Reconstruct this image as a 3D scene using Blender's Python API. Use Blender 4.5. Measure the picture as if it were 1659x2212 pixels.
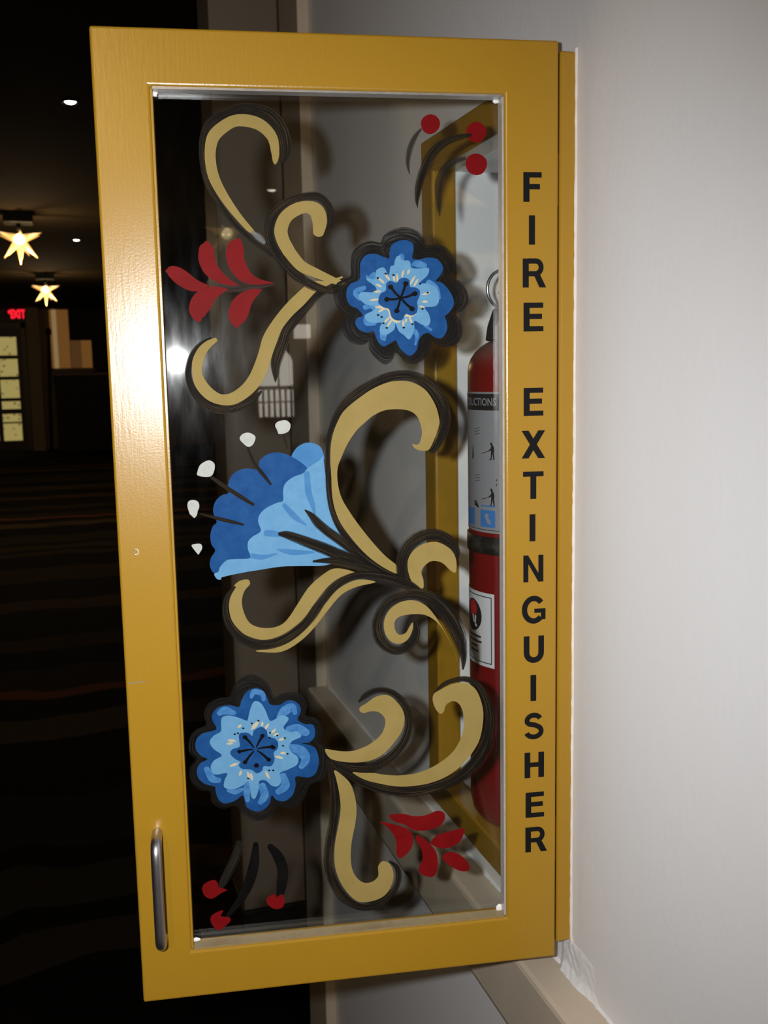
import bpy, bmesh, math, random
from mathutils import Vector, Matrix
from mathutils.geometry import tessellate_polygon
for o in list(bpy.data.objects):
    bpy.data.objects.remove(o, do_unlink=True)
scene = bpy.context.scene
COL = scene.collection
PI = math.pi
# ---------------------------------------------------------------- camera
CAM = Vector((-0.39278, -0.73956, 1.45))
c_r = Vector((0.9557234, -0.29363569, -0.01925789))
c_u = Vector((0.05871793, 0.12616859, 0.9902695))
c_f = Vector((0.28834873, 0.94755452, -0.13782395))
cam = bpy.data.cameras.new('camera')
cam.sensor_fit = 'VERTICAL'; cam.sensor_height = 36.0; cam.sensor_width = 27.0
cam.lens = 2196.5 / 2212 * 36.0
cam.clip_start = 0.02; cam.clip_end = 200
cam.dof.use_dof = True; cam.dof.focus_distance = 0.85; cam.dof.aperture_fstop = 16
camo = bpy.data.objects.new('camera', cam); COL.objects.link(camo)
camo.matrix_world = Matrix(((c_r.x, c_u.x, -c_f.x, CAM.x), (c_r.y, c_u.y, -c_f.y, CAM.y), (c_r.z, c_u.z, -c_f.z, CAM.z), (0, 0, 0, 1)))
scene.camera = camo
# ---------------------------------------------------------------- world, flash, exposure
w = bpy.data.worlds.new('world'); scene.world = w; w.use_nodes = True
w.node_tree.nodes['Background'].inputs[0].default_value = (0.02, 0.015, 0.01, 1)
w.node_tree.nodes['Background'].inputs[1].default_value = 0.05
scene.view_settings.view_transform = 'Standard'
scene.view_settings.look = 'None'
scene.view_settings.exposure = 0.0
scene.view_settings.gamma = 1.0
scene.view_settings.use_curve_mapping = False
# the flash built into the photographer's camera: left of the lens
fl = bpy.data.lights.new('camera_flash', 'SPOT')
fl.energy = 34.0; fl.color = (0.975, 0.985, 1.0)
fl.spot_size = math.radians(106); fl.spot_blend = 1.0; fl.shadow_soft_size = 0.010
flo = bpy.data.objects.new('camera_flash', fl); COL.objects.link(flo)
flo.location = CAM - c_r * 0.062 + c_u * 0.020 - c_f * 0.004
aim = (c_f * 1.0 - c_r * 0.16 - c_u * 0.11)
flo.rotation_euler = aim.to_track_quat('-Z', 'Y').to_euler()

# ---------------------------------------------------------------- material helpers
MATS = {}
def lin(c):
    return tuple(((v / 255) / 12.92 if v / 255 <= 0.04045 else ((v / 255 + 0.055) / 1.055) ** 2.4) for v in c)
class NT:
    def __init__(self, name):
        self.m = bpy.data.materials.new(name); self.m.use_nodes = True
        self.t = self.m.node_tree; self.p = self.t.nodes['Principled BSDF']; self.out = self.t.nodes['Material Output']
        MATS[name] = self.m
    def n(self, typ, **kw):
        nd = self.t.nodes.new(typ)
        for k, v in kw.items():
            setattr(nd, k, v)
        return nd
    def l(self, a, b): self.t.links.new(a, b)
    def math(self, op, a, b=None, c=None, clamp=False):
        nd = self.n('ShaderNodeMath', operation=op); nd.use_clamp = clamp
        for i, v in enumerate((a, b, c)):
            if v is None: continue
            if isinstance(v, (int, float)): nd.inputs[i].default_value = v
            else: self.l(v, nd.inputs[i])
        return nd.outputs[0]
    def coords(self, scale=(1, 1, 1), kind='Object'):
        tc = self.n('ShaderNodeTexCoord'); mp = self.n('ShaderNodeMapping'); mp.inputs['Scale'].default_value = scale
        self.l(tc.outputs[kind], mp.inputs[0]); return mp.outputs[0]
    def noise(self, vec, scale, detail=3, rough=0.5):
        nd = self.n('ShaderNodeTexNoise'); nd.inputs['Scale'].default_value = scale
        nd.inputs['Detail'].default_value = detail; nd.inputs['Roughness'].default_value = rough
        self.l(vec, nd.inputs['Vector']); return nd.outputs[0]
    def ramp(self, fac, stops):
        nd = self.n('ShaderNodeValToRGB'); el = nd.color_ramp.elements
        while len(el) < len(stops): el.new(0.5)
        for e, (p, c) in zip(el, stops):
            e.position = p; e.color = (c[0], c[1], c[2], 1) if not isinstance(c, (int, float)) else (c, c, c, 1)
        self.l(fac, nd.inputs[0]); return nd.outputs[0]
    def mix(self, fac, a, b):
        nd = self.n('ShaderNodeMix', data_type='RGBA')
        for sock, v in ((nd.inputs[0], fac), (nd.inputs[6], a), (nd.inputs[7], b)):
            if isinstance(v, (int, float)): sock.default_value = v
            elif isinstance(v, tuple): sock.default_value = (v[0], v[1], v[2], 1)
            else: self.l(v, sock)
        return nd.outputs[2]
    def bump(self, height, strength, dist):
        nd = self.n('ShaderNodeBump'); nd.inputs['Strength'].default_value = strength; nd.inputs['Distance'].default_value = dist
        self.l(height, nd.inputs['Height']); self.l(nd.outputs[0], self.p.inputs['Normal'])
    def set(self, **kw):
        names = dict(color='Base Color', rough='Roughness', metal='Metallic', spec='Specular IOR Level', alpha='Alpha', coat='Coat Weight', coatr='Coat Roughness')
        for k, v in kw.items():
            s = self.p.inputs[names[k]]
            if isinstance(v, (int, float)): s.default_value = v
            elif isinstance(v, tuple): s.default_value = (v[0], v[1], v[2], 1)
            else: self.l(v, s)
        return self
def plain(name, c, rough=0.6, metal=0.0, var=0.06, scale=30, **kw):
    t = NT(name); v = t.noise(t.coords(), scale, 3)
    a = tuple(x * (1 - var) for x in c); b = tuple(min(1, x * (1 + var)) for x in c)
    t.set(color=t.mix(v, a, b), rough=rough, metal=metal, **kw); return t
def glow(name, c, strength):
    t = NT(name); t.set(color=(0, 0, 0), rough=0.5)
    t.p.inputs['Emission Color'].default_value = (c[0], c[1], c[2], 1); t.p.inputs['Emission Strength'].default_value = strength
    return t

# yellow door paint: brushed enamel with orange-peel and vertical brush marks
t = NT('yellow_enamel')
co = t.coords(); br = t.coords((1, 1, 0.12))
fine = t.noise(co, 620, 2); brush = t.noise(br, 420, 3); big = t.noise(co, 9, 2)
t.set(color=t.mix(big, (0.318, 0.174, 0.0120), (0.348, 0.192, 0.0150)), rough=0.27, spec=0.45)
t.bump(t.math('ADD', t.math('MULTIPLY', fine, 0.6), brush), 0.11, 0.0008)
t = NT('wall_paint'); co = t.coords()
t.set(color=t.mix(t.noise(co, 3, 3), (0.775, 0.775, 0.785), (0.815, 0.815, 0.825)), rough=0.62, spec=0.25)
t.bump(t.math('ADD', t.noise(co, 160, 3), t.noise(co, 35, 2)), 0.10, 0.002)
t = NT('chair_rail_paint'); co = t.coords()
t.set(color=t.mix(t.noise(co, 20, 4), (0.50, 0.425, 0.33), (0.60, 0.51, 0.40)), rough=0.45)
t.bump(t.noise(t.coords((1, 0.2, 1)), 120, 3), 0.2, 0.001)
plain('casing_paint', (0.50, 0.42, 0.32), 0.5)
plain('pillar_paint', (0.30, 0.255, 0.205), 0.55, scale=8)
plain('brown_wood', (0.075, 0.045, 0.025), 0.45)
plain('dark_base', (0.010, 0.009, 0.008), 0.6)
t = NT('white_caulk'); co = t.coords()
t.set(color=t.mix(t.noise(co, 90, 3), (0.80, 0.78, 0.77), (0.86, 0.85, 0.83)), rough=0.5); t.bump(t.noise(co, 260, 3), 0.25, 0.0015)
plain('box_white', (0.86, 0.88, 0.90), 0.5, var=0.02)
plain('bead_satin', (0.36, 0.34, 0.32), 0.3, metal=0.5, var=0.25, scale=160)
plain('bead_tan', (0.24, 0.18, 0.09), 0.5, metal=0.0, var=0.2, scale=160)
plain('bead_pale', (0.40, 0.375, 0.34), 0.35, metal=0.1, var=0.2, scale=160)
plain('chrome', (0.56, 0.54, 0.58), 0.36, metal=1.0, var=0.1, scale=80)
plain('steel', (0.55, 0.55, 0.56), 0.3, metal=0.9)
plain('letter_black', (0.007, 0.007, 0.008), 0.6, spec=0.08)
t = NT('red_enamel'); co = t.coords()
t.set(color=t.mix(t.noise(co, 14, 4), (0.155, 0.0045, 0.005), (0.195, 0.007, 0.008)), rough=0.3, spec=0.5)
# dusty shoulder: dust lies where the surface faces up
geo = t.n('ShaderNodeNewGeometry'); sx = t.n('ShaderNodeSeparateXYZ'); t.l(geo.outputs['Normal'], sx.inputs[0])
dust = t.math('MULTIPLY', t.math('POWER', t.math('MAXIMUM', sx.outputs[2], 0.0), 2.0), t.math('MULTIPLY', t.noise(co, 350, 3), 1.5))
t.set(color=t.mix(dust, t.p.inputs['Base Color'].links[0].from_socket, (0.30, 0.24, 0.21)))
plain('rubber_black', (0.010, 0.010, 0.010), 0.75, var=0.3, spec=0.15)
t = NT('strap_black'); co = t.coords()
t.set(color=t.ramp(t.noise(co, 60, 4), [(0.5, (0.012, 0.011, 0.011)), (0.72, (0.06, 0.058, 0.055))]), rough=0.45)
plain('label_grey', (0.27, 0.28, 0.31), 0.4, var=0.04)
plain('label_white', (0.68, 0.70, 0.74), 0.4, var=0.03)
plain('label_blue', (0.05, 0.20, 0.55), 0.4)
plain('label_red', (0.48, 0.02, 0.03), 0.4)
plain('label_ink', (0.014, 0.014, 0.016), 0.5)
plain('label_green_ink', (0.012, 0.035, 0.035), 0.5)
plain('brass', (0.5, 0.36, 0.14), 0.3, metal=1.0)
# glass pane: clear, partly reflecting, faintly dusty
t = NT('pane_glass'); t.t.nodes.remove(t.p)
tr = t.n('ShaderNodeBsdfTransparent'); tr.inputs[0].default_value = (0.955, 0.965, 0.955, 1)
gl = t.n('ShaderNodeBsdfGlossy'); gl.inputs['Roughness'].default_value = 0.0
fr = t.n('ShaderNodeFresnel'); fr.inputs['IOR'].default_value = 1.5
m1 = t.n('ShaderNodeMixShader'); t.l(fr.outputs[0], m1.inputs[0]); t.l(tr.outputs[0], m1.inputs[1]); t.l(gl.outputs[0], m1.inputs[2])
g2 = t.n('ShaderNodeBsdfGlossy'); g2.inputs['Roughness'].default_value = 0.17
m2 = t.n('ShaderNodeMixShader'); co = t.coords((1, 1, 0.25))
t.l(t.math('MULTIPLY', t.math('POWER', t.noise(co, 120, 4), 3.0), 0.006), m2.inputs[0]); t.l(m1.outputs[0], m2.inputs[1]); t.l(g2.outputs[0], m2.inputs[2])
g3 = t.n('ShaderNodeBsdfGlossy'); g3.inputs['Roughness'].default_value = 0.055
m3 = t.n('ShaderNodeMixShader'); m3.inputs[0].default_value = 0.0025; t.l(m2.outputs[0], m3.inputs[1]); t.l(g3.outputs[0], m3.inputs[2])
t.l(m3.outputs[0], t.out.inputs[0])
# ---- brush paints
def paint(name, ca, cb, rough=0.5, scale=60):
    t = NT(name); co = t.coords()
    t.set(color=t.mix(t.ramp(t.noise(co, scale, 4, 0.6), [(0.35, 0.0), (0.65, 1.0)]), ca, cb), rough=rough, spec=0.04)
    t.bump(t.noise(co, 500, 2), 0.12, 0.0006); return t
paint('paint_cream', (0.250, 0.186, 0.058), (0.280, 0.206, 0.070), 0.55, 40)
paint('paint_red', (0.1389, 0.0037, 0.0048), (0.1615, 0.0048, 0.0059))
paint('paint_blue', (0.0079, 0.0517, 0.1813), (0.0126, 0.0699, 0.2155), 0.5, 90)
paint('paint_midblue', (0.0342, 0.1355, 0.3511), (0.0718, 0.2098, 0.4195), 0.5, 160)
paint('paint_midblue2', (0.0479, 0.1661, 0.3648), (0.0616, 0.1923, 0.3922))
paint('paint_lightblue', (0.1006, 0.2540, 0.4329), (0.1175, 0.2816, 0.4641), 0.5, 120)
paint('paint_ivory', (0.4370, 0.3895, 0.2554), (0.4750, 0.4275, 0.3010))
paint('paint_white', (0.3754, 0.3952, 0.3656), (0.4248, 0.4446, 0.4150), 0.55, 300)
paint('paint_solidblack', (0.003, 0.003, 0.003), (0.006, 0.005, 0.005))
def streaky(name, dark, light, lo, hi, edge, base=1.0, ls=0.86, vs=1.0):
    """brushed paint: u runs along the stroke, v across it; bristle streaks let the glass show through"""
    t = NT(name)
    uv = t.n('ShaderNodeUVMap', uv_map='stroke'); mp = t.n('ShaderNodeMapping'); mp.inputs['Scale'].default_value = (1.6, 11 * vs, 1)
    t.l(uv.outputs[0], mp.inputs[0])
    oi = t.n('ShaderNodeNewGeometry')
    st = t.noise(mp.outputs[0], 1.0, 4, 0.62)
    sp = t.n('ShaderNodeSeparateXYZ'); t.l(uv.outputs[0], sp.inputs[0])
    d = t.math('ABSOLUTE', t.math('SUBTRACT', t.math('MULTIPLY', sp.outputs[1], 2.0), 1.0))
    x = t.math('ADD', t.math('MULTIPLY', t.math('POWER', d, 3.0), edge), st)
    a = t.n('ShaderNodeMapRange'); a.interpolation_type = 'SMOOTHSTEP'
    a.inputs['From Min'].default_value = lo; a.inputs['From Max'].default_value = hi
    a.inputs['To Min'].default_value = base; a.inputs['To Max'].default_value = 0.12
    t.l(x, a.inputs[0])
    mp2 = t.n('ShaderNodeMapping'); mp2.inputs['Scale'].default_value = (0.9, 20 * vs, 1); mp2.inputs['Location'].default_value = (7, 3, 0); t.l(uv.outputs[0], mp2.inputs[0])
    st2 = t.noise(mp2.outputs[0], 1.0, 3, 0.6)
    t.set(color=t.mix(t.ramp(st2, [(0.53, 0.0), (0.67, ls)]), dark, light), rough=0.6, spec=0.04, alpha=a.outputs[0])
    return t
streaky('paint_black', (0.007, 0.006, 0.005), (0.105, 0.070, 0.030), 0.56, 0.98, 0.40, ls=0.65)
streaky('paint_thinblack', (0.012, 0.011, 0.009), (0.05, 0.04, 0.025), 0.45, 0.95, 0.40, 0.90)
streaky('paint_smear', (0.16, 0.17, 0.18), (0.34, 0.35, 0.36), 0.40, 0.9, 0.5, 0.75)
streaky('paint_redsmear', (0.035, 0.022, 0.02), (0.10, 0.085, 0.08), 0.40, 0.9, 0.5, 0.75)
streaky('paint_halo', (0.006, 0.006, 0.006), (0.035, 0.030, 0.026), 0.50, 0.86, 0.14, 0.98, 0.5, 2.2)
# hall
t = NT('carpet'); co = t.coords((1, 1, 1)); sp = t.n('ShaderNodeSeparateXYZ'); t.l(co, sp.inputs[0])
wob = t.math('MULTIPLY', t.math('SUBTRACT', t.noise(t.coords((1.6, 0.5, 1)), 1.8, 1), 0.5), 0.30)
yy = t.math('ADD', sp.outputs[1], wob)
ph = t.math('FRACT', t.math('DIVIDE', t.math('SUBTRACT', yy, 1.2), 6.2))
K = (0.0015, 0.0013, 0.0010); OR = (0.36, 0.115, 0.022)
BD = [(1.2, K), (1.72, (.05, .036, .018)), (1.92, K), (2.03, (.05, .038, .02)), (2.28, K), (2.42, (.036, .028, .015)), (2.86, K), (3.44, (.15, .105, .05)), (3.74, K), (4.02, OR), (4.14, (.05, .034, .016)), (4.5, K), (4.85, (.075, .05, .024)), (5.1, K), (5.85, (.10, .055, .022)), (6.15, K), (6.8, (.05, .035, .018))]
bands = t.ramp(ph, [((y - 1.2) / 6.2, c) for y, c in BD])
bands.node.color_ramp.interpolation = 'CONSTANT'
vo = t.n('ShaderNodeTexVoronoi'); vo.inputs['Scale'].default_value = 1.9; vo.feature = 'F1'
dist = t.n('ShaderNodeVectorMath', operation='ADD'); t.l(co, dist.inputs[0])
nz = t.n('ShaderNodeTexNoise'); nz.inputs['Scale'].default_value = 5; t.l(co, nz.inputs['Vector']); 
sc = t.n('ShaderNodeVectorMath', operation='SCALE'); sc.inputs['Scale'].default_value = 0.35; t.l(nz.outputs['Color'], sc.inputs[0]); t.l(sc.outputs[0], dist.inputs[1]); t.l(dist.outputs[0], vo.inputs['Vector'])
petal = t.ramp(vo.outputs['Distance'], [(0.0, 1.0), (0.10, 0.0), (0.22, 0.75), (0.30, 0.0)])
fibre = t.noise(co, 300, 2)
colr = t.mix(t.math('MULTIPLY', petal, 0.75), bands, (0.020, 0.015, 0.008))
t.set(color=t.mix(fibre, colr, K), rough=0.95, spec=0.1); t.bump(fibre, 0.5, 0.004)
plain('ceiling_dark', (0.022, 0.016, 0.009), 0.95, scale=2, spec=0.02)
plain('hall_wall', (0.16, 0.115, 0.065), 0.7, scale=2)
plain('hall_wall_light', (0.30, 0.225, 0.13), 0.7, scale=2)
plain('door_brown', (0.050, 0.034, 0.018), 0.5)
plain('counter_dark', (0.006, 0.005, 0.005), 0.7)
plain('counter_edge', (0.13, 0.06, 0.022), 0.5)
t = NT('stained_pane'); co = t.coords(); v = t.n('ShaderNodeTexVoronoi'); v.inputs['Scale'].default_value = 9; t.l(co, v.inputs['Vector'])
ec = t.mix(t.ramp(v.outputs['Distance'], [(0.12, 1.0), (0.3, 0.0)]), (0.62, 0.50, 0.16), (0.22, 0.13, 0.04))
t.l(ec, t.p.inputs['Emission Color']); t.p.inputs['Emission Strength'].default_value = 0.50; t.set(color=(0.02, 0.02, 0.02), rough=0.3)
glow('window_orange', (0.20, 0.085, 0.018), 0.62)  # emission for the lit room beyond the opening and for the low window
glow('window_dim', (0.10, 0.043, 0.012), 0.62)
glow('window_pale', (0.42, 0.27, 0.12), 0.55)  # light on the pale post put in as its own glow; no lamp
glow('daylight', (1.0, 0.90, 0.78), 4.2)
glow('exit_red', (1.0, 0.012, 0.03), 1.4)
glow('bulb_glow', (1.0, 0.80, 0.38), 9.0)
glow('spot_glow', (1.0, 0.92, 0.72), 12.0)
t = NT('star_glass'); t.set(color=(0.62, 0.42, 0.16), rough=0.3, alpha=0.5); t.p.inputs['Emission Color'].default_value = (1.0, 0.60, 0.20, 1)
t.p.inputs['Emission Strength'].default_value = 0.42

# ---------------------------------------------------------------- geometry helpers
def link(name, me, mats, parent=None, smooth=False):
    for m in (mats if isinstance(mats, (list, tuple)) else [mats]):
        me.materials.append(MATS[m])
    if smooth:
        for p in me.polygons: p.use_smooth = True
    o = bpy.data.objects.new(name, me); COL.objects.link(o)
    if parent is not None: o.parent = parent
    return o
def from_bm(name, bm, mats, parent=None, smooth=False):
    me = bpy.data.meshes.new(name); bmesh.ops.recalc_face_normals(bm, faces=bm.faces[:]); bm.to_mesh(me); bm.free()
    return link(name, me, mats, parent, smooth)
def add_box(bm, x0, x1, y0, y1, z0, z1):
    v = [bm.verts.new((x, y, z)) for x in (x0, x1) for y in (y0, y1) for z in (z0, z1)]
    for f in ((0, 1, 3, 2), (4, 6, 7, 5), (0, 4, 5, 1), (2, 3, 7, 6), (0, 2, 6, 4), (1, 5, 7, 3)):
        bm.faces.new([v[i] for i in f])
def boxes(name, lst, mat, parent=None, bevel=0.0, seg=2):
    bm = bmesh.new()
    for b in lst: add_box(bm, *b)
    o = from_bm(name, bm, mat, parent)
    if bevel: bev(o, bevel, seg)
    return o
def bev(o, wdt, seg=2):
    m = o.modifiers.new('bevel', 'BEVEL'); m.width = wdt; m.segments = seg; m.limit_method = 'ANGLE'; m.angle_limit = math.radians(40)
def ring_rect(bm, mapf, o0, o1, o2, o3, i0, i1, i2, i3, d0, d1):
    """rectangular frame: outer a in [o0,o1], b in [o2,o3]; hole [i0,i1]x[i2,i3]; depth d0..d1; mapf(a,b,d)->xyz"""
    R = []
    for d in (d0, d1):
        R.append([bm.verts.new(mapf(a, b, d)) for a, b in ((o0, o2), (o1, o2), (o1, o3), (o0, o3))])
        R.append([bm.verts.new(mapf(a, b, d)) for a, b in ((i0, i2), (i1, i2), (i1, i3), (i0, i3))])
    for k in range(4):
        j = (k + 1) % 4
        bm.faces.new((R[0][k], R[0][j], R[1][j], R[1][k])); bm.faces.new((R[2][k], R[3][k], R[3][j], R[2][j]))
        bm.faces.new((R[0][k], R[2][k], R[2][j], R[0][j])); bm.faces.new((R[1][k], R[1][j], R[3][j], R[3][k]))
def lathe(name, prof, mat, parent=None, seg=48, center=(0, 0), smooth=True):
    bm = bmesh.new(); rows = []
    for r, z in prof:
        if r < 1e-6: rows.append([bm.verts.new((center[0], center[1], z))])
        else: rows.append([bm.verts.new((center[0] + r * math.cos(2 * PI * k / seg), center[1] + r * math.sin(2 * PI * k / seg), z)) for k in range(seg)])
    for a, b in zip(rows, rows[1:]):
        for k in range(seg):
            j = (k + 1) % seg
            if len(a) == 1 and len(b) == 1: continue
            if len(a) == 1: bm.faces.new((a[0], b[k], b[j]))
            elif len(b) == 1: bm.faces.new((a[k], a[j], b[0]))
            else: bm.faces.new((a[k], a[j], b[j], b[k]))
    return from_bm(name, bm, mat, parent, smooth)
def tube_bm(bm, pts, rad, seg=12, closed=False):
    pts = [Vector(p) for p in pts]; n = len(pts); rows = []
    rads = rad if isinstance(rad, (list, tuple)) else [rad] * n
    up = None
    for i, p in enumerate(pts):
        a = pts[(i - 1) % n] if (closed or i) else p; b = pts[(i + 1) % n] if (closed or i < n - 1) else p
        tdir = (b - a).normalized()
        if up is None: up = tdir.orthogonal().normalized()
        up = (up - tdir * up.dot(tdir)).normalized(); sd = tdir.cross(up)
        rows.append([bm.verts.new(p + (up * math.cos(2 * PI * k / seg) + sd * math.sin(2 * PI * k / seg)) * rads[i]) for k in range(seg)])
    m = n if closed else n - 1
    for i in range(m):
        A = rows[i]; B = rows[(i + 1) % n]
        for k in range(seg):
            j = (k + 1) % seg; bm.faces.new((A[k], A[j], B[j], B[k]))
    if not closed:
        bm.faces.new(rows[0]); bm.faces.new(rows[-1])
def tube(name, pts, rad, mat, parent=None, seg=12, closed=False):
    bm = bmesh.new(); tube_bm(bm, pts, rad, seg, closed); return from_bm(name, bm, mat, parent, True)
def catmull(P, closed, per):
    n = len(P); out = []
    rng = range(n) if closed else range(n - 1)
    for i in rng:
        p0 = P[(i - 1) % n] if closed or i > 0 else P[0]; p1 = P[i]; p2 = P[(i + 1) % n]
        p3 = P[(i + 2) % n] if closed or i + 2 < n else P[-1]
        for k in range(per):
            s = k / per; s2 = s * s; s3 = s2 * s
            out.append(tuple(0.5 * (2 * b + (c - a) * s + (2 * a - 5 * b + 4 * c - d) * s2 + (3 * b - a - 3 * c + d) * s3) for a, b, c, d in zip(p0, p1, p2, p3)))
    if not closed: out.append(tuple(P[-1]))
    return out
def mesh_poly(outline, mapf):
    """filled outline -> (verts, faces)"""
    vs = [Vector((a, b, 0)) for a, b in outline]
    tris = tessellate_polygon([vs])
    return [mapf(a, b) for a, b in outline], [tuple(x) for x in tris]
def struct(o, label, cat):
    o['kind'] = 'structure'; o['label'] = label; o['category'] = cat; return o
def tag(o, label, cat, group=None):
    o['label'] = label; o['category'] = cat
    if group: o['group'] = group
    return o
def empty(name, loc=(0, 0, 0), rz=0.0, parent=None):
    o = bpy.data.objects.new(name, None); o.empty_display_size = 0.05; COL.objects.link(o); o.location = loc; o.rotation_euler = (0, 0, rz)
    if parent is not None: o.parent = parent
    return o
def text_mesh(body, size, bold=0.0, res=4):
    """flat text outline -> (verts2d, faces), centred on its own box"""
    cu = bpy.data.curves.new('txt', 'FONT'); cu.body = body; cu.size = size; cu.offset = bold; cu.resolution_u = res
    ob = bpy.data.objects.new('txt', cu); COL.objects.link(ob)
    dg = bpy.context.evaluated_depsgraph_get(); me = bpy.data.meshes.new_from_object(ob.evaluated_get(dg))
    vs = [(v.co.x, v.co.y) for v in me.vertices]; fs = [tuple(p.vertices) for p in me.polygons]
    bpy.data.objects.remove(ob, do_unlink=True); bpy.data.curves.remove(cu); bpy.data.meshes.remove(me)
    x0 = min(v[0] for v in vs); x1 = max(v[0] for v in vs); y0 = min(v[1] for v in vs); y1 = max(v[1] for v in vs)
    return [(a - (x0 + x1) / 2, b - (y0 + y1) / 2) for a, b in vs], fs, x1 - x0, y1 - y0
def mesh_obj(name, vs, fs, mat, parent=None, smooth=False):
    me = bpy.data.meshes.new(name); me.from_pydata([tuple(v) for v in vs], [], fs); me.update(); return link(name, me, mat, parent, smooth)

# ---------------------------------------------------------------- the room
CEIL = 2.80
FY0, FY1, FZ0, FZ1 = 0.012, 0.34426, 0.95066, 1.69361      # cabinet face frame, outer edges
IY0, IY1, IZ0, IZ1 = 0.0476, 0.3087, 0.981, 1.658          # its opening
YE = 1.04                                                  # the white wall ends here
struct(boxes('floor', [(-4.2, 4.2, -10.2, 21.3, -0.05, 0.0)], 'carpet'), 'dark patterned carpet running down the unlit hall', 'floor')
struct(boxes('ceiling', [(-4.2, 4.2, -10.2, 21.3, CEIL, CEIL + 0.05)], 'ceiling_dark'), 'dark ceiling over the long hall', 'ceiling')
bm = bmesh.new()
for b in ((0, .2, -10, FY0, 0, CEIL), (0, .2, FY1, YE, 0, CEIL), (0, .2, FY0, FY1, 0, FZ0), (0, .2, FY0, FY1, FZ1, CEIL), (.147, .2, FY0, FY1, FZ0, FZ1)):
    add_box(bm, *b)
struct(from_bm('wall_right', bm, 'wall_paint'), 'white painted wall that the extinguisher cabinet is set into', 'wall')
# chair rail with a small rounded profile
CRT = FZ0 - 0.0325
prof = [(0, CRT), (-0.031, CRT), (-0.0345, CRT - 0.0015), (-0.0357, CRT - 0.005), (-0.0357, CRT - 0.075), (-0.032, CRT - 0.084), (-0.024, CRT - 0.089), (0, CRT - 0.089)]
bm = bmesh.new(); rows = []
for y in (-4.0, 0.90):
    rows.append([bm.verts.new((x, y, z)) for x, z in prof])
for k in range(len(prof)):
    j = (k + 1) % len(prof); bm.faces.new((rows[0][k], rows[0][j], rows[1][j], rows[1][k]))
bm.faces.new(rows[0]); bm.faces.new(rows[1])
rail = from_bm('trim_1', bm, 'chair_rail_paint')
random.seed(11); bm = bmesh.new(); prev = None
for k in range(420):
    y = -0.75 + 1.64 * k / 419; wd = 0.0016 + 0.0016 * random.random() + 0.0012 * math.sin(k * .17) * math.sin(k * .05); hg = wd * (.6 + .5 * random.random())
    cur = [bm.verts.new(p) for p in ((0.0005, y, CRT + hg + .001), (-0.0008, y, CRT + hg * .5), (-wd, y, CRT + .0004), (-wd, y, CRT - .0005))]
    if prev:
        for i in range(3): bm.faces.new((prev[i], prev[i + 1], cur[i + 1], cur[i]))
    prev = cur
from_bm('caulk_line', bm, 'wall_paint', rail, True)
struct(rail, 'beige wooden chair rail running along the white wall under the cabinet', 'chair rail')
struct(boxes('trim_2', [(-0.020, 0.0, 0.90, YE, 0, CEIL)], 'casing_paint', bevel=0.003), 'beige vertical casing at the far end of the white wall', 'trim')
struct(boxes('wall_passage', [(0.17, 4.0, 1.80, 1.95, 0, CEIL)], 'brown_wood'), 'brown wall across the passage behind the pillar', 'wall')
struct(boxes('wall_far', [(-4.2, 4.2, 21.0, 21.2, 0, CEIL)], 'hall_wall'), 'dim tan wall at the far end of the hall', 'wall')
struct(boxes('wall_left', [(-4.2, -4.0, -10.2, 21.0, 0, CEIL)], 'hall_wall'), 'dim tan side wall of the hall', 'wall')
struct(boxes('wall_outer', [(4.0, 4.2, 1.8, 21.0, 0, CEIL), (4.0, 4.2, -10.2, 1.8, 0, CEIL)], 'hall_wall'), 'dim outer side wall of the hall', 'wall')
# back wall with two bright openings, mirrored faintly in the glass
BW = [(-1.28, -0.90, 0.98, 1.72), (-0.885, -0.70, 1.80, 1.95)]
bm = bmesh.new()
for b in ((-4.2, -1.28, -10.2, -10, 0, CEIL), (-0.70, 4.2, -10.2, -10, 0, CEIL), (-1.28, -0.70, -10.2, -10, 0, 0.98), (-1.28, -0.70, -10.2, -10, 1.95, CEIL),
          (-0.90, -0.70, -10.2, -10, 0.98, 1.80), (-1.28, -0.90, -10.2, -10, 1.72, 1.95), (-0.90, -0.885, -10.2, -10, 1.80, 1.95)):
    add_box(bm, *b)
struct(from_bm('wall_back', bm, 'hall_wall'), 'dim wall behind the photographer', 'wall')
for i, (x0, x1, z0, z1) in enumerate(BW):
    wn = boxes('window_%d' % (i + 1), [(x0, x1, -10.16, -10.15, z0, z1)], 'daylight')
    struct(wn, ('bright arched window with railing, mirrored in the cabinet glass' if i == 0 else 'small bright window pane, mirrored in the cabinet glass'), 'window')
    if i == 0:
        boxes('window_sash', [(x0, x1, -10.12, -10.09, 1.27, 1.31), (-1.07, -1.05, -10.12, -10.09, 1.31, z1), (x0, x1, -10.12, -10.09, 1.13, 1.145)], 'brown_wood', wn)
        for k in range(6):
            boxes('baluster', [(x0 + .04 + k * .06, x0 + .062 + k * .06, -10.12, -10.09, z0, 1.27)], 'brown_wood', wn)
        bm = bmesh.new()
        for s in (-1, 1):
            cx = (x0 + x1) / 2; hw = (x1 - x0) / 2
            f = [bm.verts.new((cx + s * hw, -10.08, z1))] + [bm.verts.new((cx + s * hw * math.cos(a), -10.08, z1 - .2 + .2 * math.sin(a))) for a in [k * PI / 12 for k in range(7)]]
            r = bmesh.ops.extrude_face_region(bm, geom=[bm.faces.new(f)]); bmesh.ops.translate(bm, verts=[v for v in r['geom'] if isinstance(v, bmesh.types.BMVert)], vec=(0, -.03, 0))
        from_bm('arch_spandrel', bm, 'hall_wall', wn)
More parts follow.
